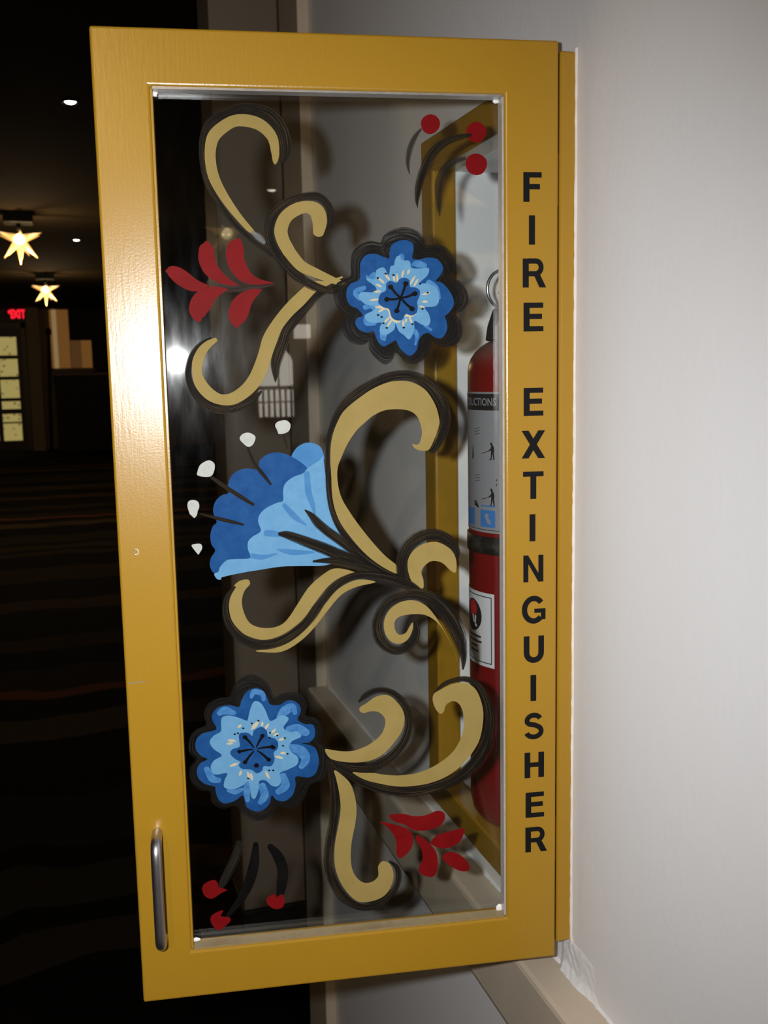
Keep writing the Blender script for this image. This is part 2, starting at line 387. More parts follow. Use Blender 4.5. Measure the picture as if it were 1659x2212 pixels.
# pillar just past the end of the white wall
pl = empty('pillar', (0.06, 1.85, 0)); tag(pl, 'grey-brown square pillar just past the end of the white wall', 'pillar')
boxes('shaft', [(-0.095, 0.068, -0.09, 0.10, 0.055, CEIL)], 'pillar_paint', pl, bevel=0.003)
boxes('corner_strip', [(0.068, 0.108, -0.085, 0.0, 0.0, CEIL)], 'brown_wood', pl)
boxes('base', [(-0.10, 0.072, -0.098, 0.105, 0.0, 0.055)], 'dark_base', pl, bevel=0.003)

# ---------------------------------------------------------------- extinguisher cabinet
cab = empty('extinguisher_cabinet', (0, FY0, FZ0)); tag(cab, 'yellow recessed fire extinguisher cabinet with its painted glass door standing open', 'cabinet')
CO = Vector((0, FY0, FZ0))
def cabpart(o):
    o.parent = cab; o.location = -CO; return o
bm = bmesh.new()
ring_rect(bm, lambda a, b, d: (d, a, b), FY0, FY1, FZ0, FZ1, IY0, IY1, IZ0, IZ1, -0.01373, 0.0133)
ff = cabpart(from_bm('face_frame', bm, 'yellow_enamel')); bev(ff, 0.0025, 3)
bm = bmesh.new(); X0, X1 = 0.0133, 0.135
for b in ((X0, X1, FY0, IY0, FZ0, FZ1), (X0, X1, IY1, FY1, FZ0, FZ1), (X0, X1, IY0, IY1, FZ0, IZ0), (X0, X1, IY0, IY1, IZ1, FZ1), (X1, .147, FY0, FY1, FZ0, FZ1)):
    add_box(bm, *b)
bx = cabpart(from_bm('inner_box', bm, 'box_white')); bx['label'] = 'white painted inside of the cabinet'
# ragged white caulk where frame meets wall
random.seed(4)
bm = bmesh.new(); prev = None; N = 150
for k in range(N + 1):
    z = FZ0 - 0.018 + (FZ1 - FZ0 + 0.02) * k / N
    wv = 0.0006 + 0.0007 * (1 + math.sin(k * .23) * math.sin(k * .071 + 1)) + .0004 * random.random() + (0.003 if k < 5 else 0); hv = 0.0007 + 0.0004 * random.random()
    y0 = FY0 + 0.004
    cur = [bm.verts.new(p) for p in ((0.001, y0, z), (-hv * 1.6, y0 - 0.003, z), (-hv, FY0 - wv * .6, z), (0.001, FY0 - wv - .002, z))]
    if prev:
        for i in range(3): bm.faces.new((prev[i], prev[i + 1], cur[i + 1], cur[i]))
    prev = cur
cabpart(from_bm('caulk_bead', bm, 'white_caulk', None, True))['label'] = 'rough white caulk line along the frame edge'
# rough patch of filler between frame and chair rail, thinning out over the wall
bm = bmesh.new(); g = []; NI, NJ = 26, 70
for i in range(NI):
    row = []
    for j in range(NJ):
        u = j / (NJ - 1); v = i / (NI - 1)
        y = FY0 - 0.055 + 0.075 * u; z = CRT - 0.0008 + (FZ0 + 0.004 - CRT) * v
        e = min(1, (1 - v) * 6) * min(1, u * 2.2) * min(1, (1 - u) * 8)
        lump = 0.0010 * math.sin(i * .9 + 2 * math.sin(j * .21)) * math.sin(j * .37 + i * .2) + 0.0006 * random.random()
        row.append(bm.verts.new((0.0006 - e * (0.0018 + 0.35 * lump) - 0.0045 * e * max(0, 1 - v * 4) , y, z)))
    g.append(row)
for i in range(NI - 1):
    for j in range(NJ - 1): bm.faces.new((g[i][j], g[i][j + 1], g[i + 1][j + 1], g[i + 1][j]))
cabpart(from_bm('filler_patch', bm, 'wall_paint', None, True))['label'] = 'rough white filler between frame and chair rail'

# door: local x = from hinge to latch, local y = towards the viewer, local z = up
DH, DW, DT = 0.75, 0.34697, 0.020
SL, SR, RT, RB = 0.04019, 0.04304, 0.03999, 0.04030
bm = bmesh.new()
ring_rect(bm, lambda a, b, d: (a, d, b), 0, DW, 0, DH, SR, DW - SL, RB, DH - RT, -DT, 0)
door = from_bm('door', bm, 'yellow_enamel'); bev(door, 0.002, 3)
door.parent = cab; door.location = Vector((-0.0212, 0, 0.94644)) - CO; door.rotation_euler = (0, 0, math.atan2(0.13769, -0.99048))
door['label'] = 'yellow door frame with painted glass, swung open'
GY = -0.013
pane = boxes('glass_pane', [(SR - .005, DW - SL + .005, GY - 0.003, GY, RB - .005, DH - RT + .005)], 'pane_glass', door); pane['label'] = 'clear glass pane painted with flowers'
# glazing beads around the opening, slightly uneven
random.seed(8)
for (a0, a1, b0, b1, bmt) in ((SR, DW - SL, RB, RB + .0016, 'bead_tan'), (SR, DW - SL, DH - RT - .0016, DH - RT, 'bead_satin'), (SR, SR + .0016, RB, DH - RT, 'bead_pale'), (DW - SL - .0016, DW - SL, RB, DH - RT, 'yellow_enamel')):
    o = boxes('glazing_bead', [(a0, a1, GY + .0003, -0.0022, b0, b1)], bmt, door)
# silicone blobs in the corners
for (a, b, sa, sb) in ((DW - SL - .003, DH - RT - .003, 1, 1), (SR + .003, RB + .003, 1.3, 1.6), (SR + .003, DH - RT - .003, 1.2, .8), (DW - SL - .004, RB + .003, 1.6, .8)):
    bm = bmesh.new(); bmesh.ops.create_icosphere(bm, subdivisions=2, radius=0.0024)
    for v in bm.verts: v.co = Vector((v.co.x * sa + a, v.co.y * .5 + GY + .0018, v.co.z * sb + b)) + Vector((random.random(), 0, random.random())) * .0006
    from_bm('sealant_blob', bm, 'white_caulk', door, True)
# hinges in the gap between door and frame
for z in (0.10, 0.65):
    bm = bmesh.new(); add_box(bm, 0.002, 0.020, -DT - 0.0012, -DT, z - .02, z + .02); tube_bm(bm, [(-0.0035, -DT + .002, z - .02), (-0.0035, -DT + .002, z + .02)], 0.0032)
    from_bm('hinge', bm, 'brass', door)
# pull handle: a bent round bar
hx = 0.3290
pts = [(hx, -0.001, 0.1440), (hx, 0.010, 0.1440), (hx, 0.0165, 0.1425), (hx, 0.0205, 0.1385), (hx, 0.0220, 0.132)]
pts = pts + [(hx, 0.0224, z) for z in (0.12, 0.105, 0.09)] + [(a, b, 0.2002 - c) for a, b, c in reversed(pts)]
hd = tube('pull_handle', catmull(pts, False, 4), 0.0042, 'chrome', door, 20); hd['label'] = 'satin chrome bar handle'
# small bolt hole
sh = lathe('screw', [(0, -0.0006), (0.0017, -0.0004), (0.0019, 0.0003), (0.0024, 0.0004), (0.0024, -0.001)], 'steel', door, 16)
sh.rotation_euler = (-PI / 2, 0, 0); sh.location = (0.334, 0.0001, 0.3704)
# scratch on the latch stile
mesh_obj('scratch', [(0.3445, 0.00012, 0.268), (0.337, 0.00012, 0.2684), (0.329, 0.00012, 0.2683), (0.337, 0.00012, 0.2676), (0.3445, 0.00012, 0.2672)], [(0, 1, 2, 3, 4)], 'bead_satin', door)
# lettering down the hinge stile
LET = [('F',0.0209,0.6417),('I',0.0213,0.6094),('R',0.0201,0.5767),('E',0.0201,0.5429),('E',0.0200,0.4766),('X',0.0200,0.4427),('T',0.0200,0.4099),('I',0.0207,0.3753),('N',0.0199,0.3417),('G',0.0195,0.3074),('U',0.0194,0.2743),('I',0.0198,0.2412),('S',0.0194,0.2085),('H',0.0189,0.1746),('E',0.0185,0.1396),('R',0.0180,0.1087)]
# block capitals drawn on a grid one cap height tall
def ribbon(path, wd):
    n = len(path); V = []
    for i, (a, b) in enumerate(path):
        p = path[max(0, i - 1)]; r = path[min(n - 1, i + 1)]; dx, dy = r[0] - p[0], r[1] - p[1]; ln = math.hypot(dx, dy)
        V += [(a - dy / ln * wd / 2, b + dx / ln * wd / 2), (a + dy / ln * wd / 2, b - dx / ln * wd / 2)]
    return V, [(2 * i, 2 * i + 1, 2 * i + 3, 2 * i + 2) for i in range(n - 1)]
def arc(cx, cy, rx, ry, a0, a1, n=14):
    return [(cx + rx * math.cos(math.radians(a0 + (a1 - a0) * k / n)), cy + ry * math.sin(math.radians(a0 + (a1 - a0) * k / n))) for k in range(n + 1)]
def rect(x0, x1, y0, y1): return [(x0, y0), (x1, y0), (x1, y1), (x0, y1)], [(0, 1, 2, 3)]
def quad(*p): return list(p), [tuple(range(len(p)))]
SW, HW = 0.222, 0.182
GLYPH = {
    'F': [rect(-.33, -.33 + SW, 0, 1), rect(-.33 + SW, .33, 1 - HW, 1), rect(-.33 + SW, .27, .42, .42 + HW)],
    'E': [rect(-.36, -.36 + SW, 0, 1), rect(-.36 + SW, .36, 1 - HW, 1), rect(-.36 + SW, .32, .43, .43 + HW), rect(-.36 + SW, .37, 0, HW)],
    'I': [rect(-SW / 2, SW / 2, 0, 1)],
    'T': [rect(-.385, .385, 1 - HW, 1), rect(-SW / 2, SW / 2, 0, 1 - HW)],
    'H': [rect(-.38, -.38 + SW, 0, 1), rect(.38 - SW, .38, 0, 1), rect(-.38 + SW, .38 - SW, .42, .42 + HW)],
    'N': [rect(-.38, -.38 + .19, 0, 1), rect(.38 - .19, .38, 0, 1), quad((-.20, 1), (-.38, 1), (.19, 0), (.38, 0))],
    'X': [quad((-.44, 0), (-.18, 0), (.44, 1), (.18, 1)), quad((.44, 0), (.18, 0), (-.44, 1), (-.18, 1))],
    'U': [ribbon([(-.28, 1), (-.28, .8), (-.28, .6)] + arc(0, .36, .28, .28, 180, 360) + [(.28, .6), (.28, .8), (.28, 1)], .218)],
    'R': [rect(-.39, -.39 + SW, 0, 1), ribbon([(-.2, .915), (.0, .915), (.08, .915)] + arc(.08, .695, .20, .22, 88, -88) + [(0, .475), (-.2, .475)], HW), quad((.02, .42), (.24, .45), (.47, 0), (.22, 0))],
    'G': [ribbon(arc(0, .5, .355, .425, 38, 318, 26), .205), rect(.02, .45, .38, .54), rect(.27, .45, .12, .40)],
    'S': [ribbon(arc(0, .705, .262, .215, 22, 178, 12) + [(-.262, .66)] + arc(-.06, .70, .20, .14, 225, 265, 3) + [(.06, .53)] + arc(.05, .30, .235, .20, 70, 0, 4) + arc(0, .29, .285, .215, -5, -165, 14), .192)],
}
KX = 0.0222
for ch, s0, t0 in LET:
    V = []; F = []
    for vs, fs in GLYPH[ch]:
        b0 = len(V); V += [(s0 - a * KX, 0.00025 + 0.00001 * (b0 % 7), t0 + (b - .5) * 0.0222) for a, b in vs]; F += [tuple(b0 + i for i in f) for f in fs]
    mesh_obj('letter_' + ch.lower(), V, F, 'letter_black', door)

# ---------------------------------------------------------------- the rosemaling painted on the glass
# tenths of a millimetre on the pane, measured from the hinge edge and the door's lower edge
PAINT = [
('S','scroll1','black',1,[2124,6606,38,2094,6694,98,2120,6837,106,2206,6941,113,2319,6981,91,2439,6979,87,2570,6931,75,2660,6861,73,2704,6767,57,2718,6664,45,2713,6563,43,2693,6462,45,2653,6372,47,2586,6270,45,2512,6168,45,2425,6082,42,2352,6017,34,2271,5961,38,2219,5912,23]),
('S','scroll1','cream',2,[2178,6595,19,2176,6613,38,2173,6671,60,2191,6780,77,2265,6862,87,2357,6896,90,2465,6896,84,2559,6846,87,2628,6778,89,2655,6679,81,2654,6578,80,2635,6486,80,2592,6392,72,2529,6290,62,2458,6195,50,2388,6114,42,2339,6072,15]),
('S','scroll1','smear',3,[2372,6094,23,2320,6054,57,2273,6009,31]),
('S','scroll2','black',4,[1787,6122,31,1760,6182,69,1781,6280,67,1849,6348,73,1934,6355,74,2057,6328,70,2138,6282,76,2209,6215,80,2236,6134,81,2230,6035,85,2195,5946,90,2159,5890,88,2092,5815,84,2010,5747,81,1896,5682,70,1780,5651,50,1687,5658,27,1631,5676,9]),
('S','scroll2','cream',5,[1865,6090,84,1853,6174,113,1876,6247,115,1948,6277,90,2036,6255,93,2112,6198,96,2149,6113,101,2139,6038,99,2103,5965,97,2070,5916,91,2000,5837,85,1897,5788,71,1778,5738,54,1693,5707,35,1631,5692,6]),
('S','scroll3','black',1,[1672,5715,19,1787,5672,45,1898,5614,71,1996,5518,95,2084,5430,106,2136,5357,98,2167,5268,104,2202,5175,102,2222,5096,81,2226,5026,49,2230,4960,4]),
('S','scroll3','black',1,[2338,4896,14,2411,4830,52,2507,4785,68,2611,4761,78,2713,4775,74,2803,4834,68,2864,4926,58,2889,5020,54,2879,5113,52,2843,5195,47,2785,5259,41,2704,5306,21]),
('S','scroll3','cream',2,[1690,5755,13,1815,5709,40,1915,5682,80,2027,5583,99,2114,5502,94,2203,5395,94,2261,5288,113,2296,5191,106,2331,5093,109,2388,4982,106,2465,4899,98,2561,4843,91,2654,4839,81,2736,4882,90,2800,4962,89,2822,5047,75,2814,5130,81,2778,5208,71,2730,5258,56,2675,5291,34]),
('S','sprig1','redsmear',1,[2719,5725,28,2646,5705,51,2537,5688,42,2462,5692,11]),
('S','sprig1','redsmear',1,[2621,5657,19,2501,5660,28,2352,5678,37,2206,5704,8]),
('S','sprig1','red',2,[3014,5806,23,2993,5804,74,2957,5792,103,2904,5755,118,2838,5710,104,2775,5693,72,2706,5698,5]),
('S','sprig1','red',2,[2709,6009,42,2712,5983,97,2716,5934,116,2712,5880,122,2683,5814,113,2621,5757,84,2554,5720,45,2479,5697,4]),
('S','sprig1','red',2,[2470,6028,42,2486,5997,111,2500,5952,132,2501,5893,132,2474,5823,123,2423,5760,95,2341,5725,49,2218,5713,4]),
('S','sprig1','red',2,[2791,5441,37,2796,5471,102,2790,5525,147,2757,5585,151,2700,5634,112,2635,5657,65,2565,5668,5]),
('S','sprig1','red',2,[2511,5401,47,2508,5435,112,2493,5495,148,2463,5559,140,2417,5609,103,2367,5641,66,2310,5661,5]),
('S','flower1','midblue',8,[1238,5795,44,1244,5860,81,1221,5911,44]),
('S','flower1','midblue',8,[1440,5767,51,1478,5739,44,1500,5761,15]),
('S','flower1','midblue',8,[1555,5595,44,1584,5639,51,1517,5674,29]),
('S','flower1','midblue',8,[1455,5420,74,1508,5406,44,1522,5435,22]),
('S','flower1','midblue',8,[1374,5339,59,1379,5295,52,1368,5273,22]),
('S','flower1','midblue',8,[1013,5707,52,953,5663,45,931,5590,30]),
('S','flower1','midblue',8,[1042,5838,44,1102,5853,52,1140,5846,22]),
('S','flower1','midblue',8,[1132,5336,45,1110,5299,30,1126,5233,15]),
('S','flower1','midblue',8,[1048,5379,22,999,5345,22]),
('S','flower1','midblue',8,[1520,5523,37,1467,5537,44,1438,5500,30]),
('S','flower1','ivory',10,[1358,5778,6,1342,5756,18,1325,5734,13]),
('S','flower1','ivory',10,[1411,5746,6,1389,5728,18,1367,5709,13]),
('S','flower1','ivory',10,[1430,5699,6,1410,5690,18,1390,5681,13]),
('S','flower1','ivory',10,[1447,5641,6,1422,5643,18,1398,5645,13]),
('S','flower1','ivory',10,[1481,5576,6,1448,5580,18,1414,5583,13]),
('S','flower1','ivory',10,[1438,5525,6,1412,5523,18,1385,5521,13]),
('S','flower1','ivory',10,[1291,5767,6,1288,5747,18,1284,5727,13]),
('S','flower1','ivory',10,[1261,5777,6,1261,5749,18,1260,5720,13]),
('S','flower1','ivory',10,[1208,5806,6,1216,5781,18,1224,5756,13]),
('S','flower1','ivory',10,[1163,5810,6,1171,5793,18,1178,5777,13]),
('S','flower1','ivory',10,[1118,5762,6,1138,5732,18,1157,5701,13]),
('S','flower1','ivory',10,[1096,5737,6,1112,5712,18,1127,5686,13]),
('S','flower1','ivory',10,[1068,5617,6,1037,5624,18,1007,5631,13]),
('S','flower1','ivory',10,[1068,5562,6,1048,5562,18,1027,5562,13]),
('S','flower1','ivory',10,[1088,5529,6,1071,5524,18,1054,5518,13]),
('S','flower1','ivory',10,[1416,5485,6,1393,5498,18,1371,5510,13]),
('S','flower1','ivory',10,[1373,5401,6,1354,5421,18,1335,5441,13]),
('S','flower1','ivory',10,[1351,5368,6,1334,5393,18,1316,5419,13]),
('S','flower1','ivory',10,[1219,5366,6,1219,5392,18,1218,5417,13]),
('S','flower1','ivory',10,[1147,5387,6,1158,5417,18,1169,5446,13]),
('S','flower1','ivory',10,[1200,5403,6,1197,5417,18,1195,5432,13]),
('S','flower1','solidblack',12,[1238,5593,16,1277,5629,18,1306,5667,22,1315,5677,38,1323,5685,15]),
('S','flower1','solidblack',12,[1238,5593,16,1216,5641,18,1200,5688,22,1195,5701,38,1190,5712,15]),
('S','flower1','solidblack',12,[1238,5593,16,1181,5603,18,1138,5621,22,1124,5624,39,1113,5628,15]),
('S','flower1','solidblack',12,[1238,5593,16,1193,5545,18,1159,5518,22,1149,5508,39,1140,5500,15]),
('S','flower1','solidblack',12,[1238,5593,16,1254,5538,18,1266,5506,22,1270,5495,39,1273,5485,15]),
('S','flower1','solidblack',12,[1238,5593,16,1292,5582,18,1334,5584,22,1347,5583,38,1358,5582,15]),
('P','flower1','halo',6,[1383,6018,1360,6068,1307,6104,1202,6129,1098,6104,1039,6040,1021,5997,934,6000,851,5961,799,5881,792,5823,830,5757,762,5721,702,5640,698,5552,749,5486,810,5468,757,5420,743,5331,774,5250,852,5206,928,5215,989,5260,1005,5201,1052,5121,1129,5081,1205,5101,1257,5154,1287,5169,1311,5110,1372,5082,1438,5127,1490,5194,1500,5260,1519,5242,1593,5240,1667,5285,1702,5365,1693,5423,1670,5452,1721,5503,1756,5568,1761,5654,1730,5711,1670,5740,1626,5768,1623,5861,1607,5940,1546,6004,1472,6029,1398,6015]),
('P','flower1','blue',7,[1318,5932,1302,5990,1249,6025,1189,6033,1137,6011,1127,5961,1139,5896,1086,5885,1026,5899,950,5892,902,5845,898,5801,929,5751,956,5722,907,5707,854,5655,817,5589,814,5531,856,5472,883,5450,869,5399,873,5332,912,5281,966,5286,1011,5319,1057,5313,1095,5269,1112,5196,1151,5152,1189,5152,1248,5205,1278,5264,1308,5257,1376,5222,1421,5259,1442,5311,1457,5340,1509,5330,1568,5356,1597,5400,1581,5443,1536,5461,1580,5516,1631,5538,1659,5589,1658,5654,1627,5704,1560,5732,1551,5797,1546,5861,1504,5918,1429,5929,1363,5904,1322,5896]),
('P','flower1','lightblue',9,[1282,5846,1266,5903,1236,5911,1225,5882,1162,5874,1147,5824,1087,5816,1012,5820,1020,5765,1081,5708,1013,5700,953,5671,931,5612,936,5554,970,5525,1046,5518,1017,5474,1002,5415,1025,5375,1071,5386,1131,5416,1132,5350,1171,5274,1216,5308,1254,5337,1283,5396,1291,5352,1360,5309,1404,5325,1403,5376,1388,5405,1455,5406,1507,5421,1521,5465,1453,5500,1445,5529,1519,5551,1563,5595,1547,5638,1465,5638,1428,5645,1435,5681,1493,5725,1500,5746,1433,5739,1425,5803,1365,5825,1328,5767,1312,5832]),
('P','flower1','ivory',10,[1408,5536,1378,5543,1318,5499,1289,5440,1244,5432,1198,5476,1115,5475,1153,5446,1214,5447,1252,5403,1297,5411,1327,5441,1341,5499,1393,5510]),
('P','flower1','blue',11,[1348,5702,1314,5724,1270,5709,1239,5738,1194,5745,1164,5723,1161,5679,1120,5672,1086,5650,1087,5606,1106,5562,1103,5519,1115,5475,1153,5457,1198,5468,1229,5425,1275,5422,1312,5448,1330,5506,1371,5521,1411,5551,1410,5594,1391,5630,1353,5651]),
('P','flower1','solidblack',13,[1294,5676,1301,5663,1315,5658,1330,5663,1336,5677,1330,5690,1315,5695,1300,5690]),
('P','flower1','solidblack',13,[1174,5701,1180,5688,1195,5682,1210,5688,1216,5701,1209,5715,1194,5720,1179,5714]),
('P','flower1','solidblack',13,[1103,5624,1109,5611,1125,5606,1139,5611,1145,5625,1139,5638,1124,5643,1109,5638]),
('P','flower1','solidblack',13,[1128,5508,1134,5494,1149,5489,1164,5495,1170,5508,1163,5522,1148,5527,1134,5521]),
('P','flower1','solidblack',13,[1249,5494,1255,5481,1270,5476,1285,5481,1291,5495,1284,5508,1269,5514,1254,5508]),
('P','flower1','solidblack',13,[1326,5582,1332,5569,1347,5564,1362,5569,1368,5583,1361,5596,1346,5601,1332,5596]),
('P','flower1','solidblack',13,[1405,5746,1410,5739,1420,5739,1424,5746,1419,5752,1410,5752]),
('P','flower1','solidblack',13,[1342,5778,1347,5772,1357,5772,1362,5778,1357,5784,1347,5784]),
('P','flower1','solidblack',13,[1281,5767,1286,5760,1296,5761,1301,5767,1296,5773,1286,5773]),
('P','flower1','solidblack',13,[1408,5463,1413,5457,1423,5457,1428,5464,1423,5470,1413,5470]),
('P','flower1','solidblack',13,[1381,5448,1386,5442,1396,5442,1400,5449,1395,5455,1386,5455]),
('P','flower1','solidblack',13,[1367,5401,1372,5395,1382,5395,1386,5401,1381,5407,1372,5407]),
('P','flower1','solidblack',13,[1341,5364,1346,5358,1356,5358,1361,5364,1356,5371,1346,5370]),
('P','flower1','solidblack',13,[1207,5365,1212,5358,1222,5358,1227,5365,1222,5371,1212,5371]),
('P','flower1','solidblack',13,[1137,5391,1142,5385,1152,5385,1157,5391,1152,5397,1142,5397]),
('P','flower1','solidblack',13,[1056,5507,1061,5501,1070,5501,1075,5507,1070,5514,1060,5514]),
('P','flower1','solidblack',13,[1012,5631,1017,5625,1027,5625,1032,5631,1027,5637,1017,5637]),
('P','flower1','solidblack',13,[1072,5700,1077,5694,1087,5694,1091,5701,1086,5707,1077,5707]),
('S','bellflower','midblue2',4,[2007,4247,42,1999,4096,50,1969,3993,38,1954,3916,10]),
('S','bellflower','midblue2',4,[2194,4002,33,2114,3906,46,2024,3834,10]),
('S','bellflower','midblue2',4,[2343,3785,50,2252,3772,46,2202,3757,21]),
('S','bellflower','midblue2',4,[2256,3649,17,2140,3622,46,1971,3614,13]),
('S','bellflower','midblue2',4,[2458,3608,42,2375,3595,38,2266,3616,13]),
('S','bellflower','black',5,[2248,3775,25,2177,3763,67,2053,3712,84,1928,3659,95,1802,3600,106,1675,3535,111,1548,3468,94,1411,3396,77]),
('S','bellflower','black',6,[2033,3958,10,1980,3909,50,1931,3847,76,1865,3785,78,1773,3712,78,1673,3630,72,1547,3529,60,1419,3418,43]),
('S','bellflower','black',5,[1982,3540,17,1871,3543,51,1752,3526,75,1633,3490,81,1505,3436,73,1394,3374,69]),
('S','bellflower','black',7,[2182,4569,12,2169,4519,25,2161,4477,20,2156,4437,3]),
('S','bellflower','black',7,[2468,4477,20,2418,4345,30,2344,4242,30,2291,4167,17]),
('S','bellflower','black',7,[2753,4245,25,2658,4172,35,2539,4087,36,2428,4012,22]),
('S','bellflower','black',7,[2850,3962,13,2709,3916,30,2604,3886,28,2513,3859,15]),
('P','bellflower','midblue2',1,[2124,4368,2089,4442,2030,4480,1971,4486,1905,4460,1877,4410,1875,4343,2002,4272,2051,4316]),
('P','bellflower','blue',2,[2382,4310,2372,4360,2322,4400,2255,4418,2181,4408,2099,4367,2034,4319,2002,4281,2020,4231,2105,4184,2158,4102,2177,4018,2262,3971,2338,3932,2373,3892,2367,3807,2393,3774,2437,3725,2455,3692,2458,3608,2476,3566,2559,3562,2642,3557,2701,3518,2735,3486,2768,3491,2790,3548,2780,3606,2744,3664,2771,3716,2776,3791,2753,3858,2723,3886,2737,3932,2747,3983,2728,4049,2677,4097,2619,4115,2625,4169,2598,4243,2539,4287,2473,4301,2408,4290]),
('P','bellflower','lightblue',3,[2002,4285,1908,4344,1878,4377,1868,4293,1854,4175,1841,4047,1819,3919,1788,3807,1714,3692,1674,3587,1752,3539,1890,3503,2059,3507,2227,3511,2395,3494,2546,3476,2696,3450,2705,3433,2737,3435,2760,3478,2727,3494,2709,3535,2657,3583,2591,3589,2475,3592,2489,3660,2487,3719,2452,3760,2384,3803,2402,3876,2388,3934,2336,3983,2252,4021,2202,4036,2199,4112,2181,4170,2121,4218,2037,4248]),
('P','bellflower','white',8,[2244,4629,2222,4657,2164,4668,2128,4642,2127,4609,2142,4580,2176,4565,2217,4562,2229,4591]),
('P','bellflower','white',8,[2521,4534,2496,4570,2446,4578,2402,4551,2404,4518,2425,4481,2459,4470,2490,4492]),
('P','bellflower','white',8,[2852,4293,2829,4342,2767,4374,2724,4351,2722,4305,2744,4257,2785,4246,2853,4260]),
('P','bellflower','white',8,[2941,4024,2931,4061,2894,4070,2858,4054,2852,4012,2866,3979,2871,3954,2892,3930,2912,3948,2927,3965]),
('P','bellflower','white',8,[2924,3714,2889,3725,2852,3721,2843,3689,2864,3653,2876,3641,2899,3671]),
('S','scroll4','black',9,[1025,4389,33,995,4398,59,947,4463,80,898,4587,94,897,4704,93,941,4821,102,1016,4914,101,1110,4971,93,1219,4993,87,1345,4979,92,1487,4919,100,1630,4829,108,1741,4717,76,1806,4588,53,1832,4465,43,1841,4300,41,1841,4134,46,1818,3966,51,1764,3821,63,1674,3690,77,1567,3583,94,1433,3482,94,1297,3398,76]),
('P','scroll4','cream',10,[1029,4403,981,4489,945,4589,940,4638,961,4730,1002,4814,1060,4886,1152,4937,1253,4953,1354,4941,1471,4895,1589,4820,1699,4732,1751,4652,1790,4563,1813,4465,1821,4341,1816,4216,1815,4091,1798,3965,1755,3846,1682,3733,1591,3618,1500,3529,1399,3455,1306,3407,1296,3441,1304,3476,1397,3558,1497,3673,1596,3805,1677,3927,1741,4047,1767,4173,1764,4281,1729,4371,1681,4469,1612,4566,1552,4622,1476,4682,1391,4721,1299,4731,1215,4724,1156,4702,1114,4660,1090,4593,1082,4534,1096,4476,1109,4453,1130,4444,1164,4451,1139,4415,1093,4397]),
('S','scroll5','black',11,[812,3498,38,818,3574,75,873,3660,95,965,3712,103,1076,3710,111,1180,3653,116,1243,3567,111,1264,3458,100,1247,3360,90,1179,3294,84]),
('P','scroll5','cream',12,[1178,3322,1211,3414,1214,3511,1167,3591,1084,3642,980,3654,890,3612,835,3554,812,3477,820,3394,864,3413,933,3480,1016,3498,1076,3462,1104,3411,1088,3345,1092,3276,1144,3293]),
('S','scroll6','black',13,[1110,3242,55,1220,3311,95,1329,3358,92,1439,3391,78,1575,3412,65,1684,3397,70,1807,3335,70,1918,3217,75,2016,3085,81,2127,2982,83,2263,2907,83,2411,2886,83,2542,2929,83,2643,3040,74,2684,3165,56,2666,3286,48,2601,3373,19]),
('P','scroll6','cream',12,[2485,3404,2504,3423,2563,3415,2610,3377,2639,3311,2656,3218,2641,3108,2591,3023,2514,2964,2409,2927,2289,2925,2195,2958,2126,3009,2057,3088,1972,3207,1875,3325,1765,3401,1642,3429,1736,3468,1830,3473,1926,3416,2022,3333,2106,3214,2183,3102,2245,3044,2326,3021,2419,3029,2497,3070,2540,3157,2553,3253,2529,3333,2488,3378]),
('P','scroll6','cream',12,[1480,3348,1603,3376,1712,3350,1836,3268,1934,3149,2046,3004,2170,2908,2305,2862,2459,2840,2360,2820,2266,2818,2171,2853,2061,2929,1964,3027,1866,3146,1755,3263,1631,3319]),
('S','scroll7','black',14,[767,2572,17,763,2686,69,799,2859,131,875,3019,154,986,3152,142,1110,3221,106,1235,3228,98,1360,3186,98,1445,3094,98,1474,2984,98,1449,2871,98,1368,2788,85,1271,2775,85,1186,2833,77,1150,2923,63,1162,3001,22]),
('P','scroll7','cream',15,[795,2602,850,2763,919,2909,1015,3069,1098,3151,1194,3184,1291,3169,1375,3111,1418,3023,1413,2925,1366,2852,1297,2826,1227,2857,1184,2939,1183,2998,1212,2961,1243,2914,1296,2903,1330,2948,1329,3017,1280,3056,1168,3067,1071,3051,974,2982,891,2850,822,2690,787,2559]),
('S','flower2','midblue',3,[2508,2458,29,2485,2500,43,2422,2481,43,2409,2428,29]),
('S','flower2','midblue',3,[2768,2343,43,2718,2361,64,2648,2334,36]),
('S','flower2','midblue',3,[2292,2277,43,2240,2326,80,2182,2352,58,2162,2298,36]),
('S','flower2','midblue',3,[2216,2166,58,2144,2161,87,2072,2125,58]),
('S','flower2','midblue',3,[2207,2014,58,2128,1977,87,2086,1905,73,2125,1840,44]),
('S','flower2','midblue',3,[2280,1777,58,2261,1691,73,2321,1642,51]),
('S','flower2','midblue',3,[2449,1707,58,2430,1621,66,2469,1563,44]),
('S','flower2','midblue',3,[2571,1740,44,2574,1649,51,2569,1588,29]),
('S','flower2','midblue',3,[2791,1782,43,2847,1802,58,2886,1888,43]),
('S','flower2','midblue',3,[2723,1693,29,2667,1673,44,2608,1690,29]),
('S','flower2','ivory',5,[2624,2213,10,2611,2223,22,2598,2233,12]),
('S','flower2','ivory',5,[2518,2189,10,2495,2218,22,2473,2246,12]),
('S','flower2','ivory',5,[2496,2195,10,2477,2224,22,2458,2252,12]),
('S','flower2','ivory',5,[2431,2213,10,2429,2228,22,2426,2242,12]),
('S','flower2','ivory',5,[2411,2181,10,2394,2202,22,2377,2224,12]),
('S','flower2','ivory',5,[2358,2147,10,2341,2161,22,2325,2175,12]),
('S','flower2','ivory',5,[2341,2127,10,2322,2133,22,2304,2139,12]),
('S','flower2','ivory',5,[2299,2082,10,2277,2088,22,2255,2094,12]),
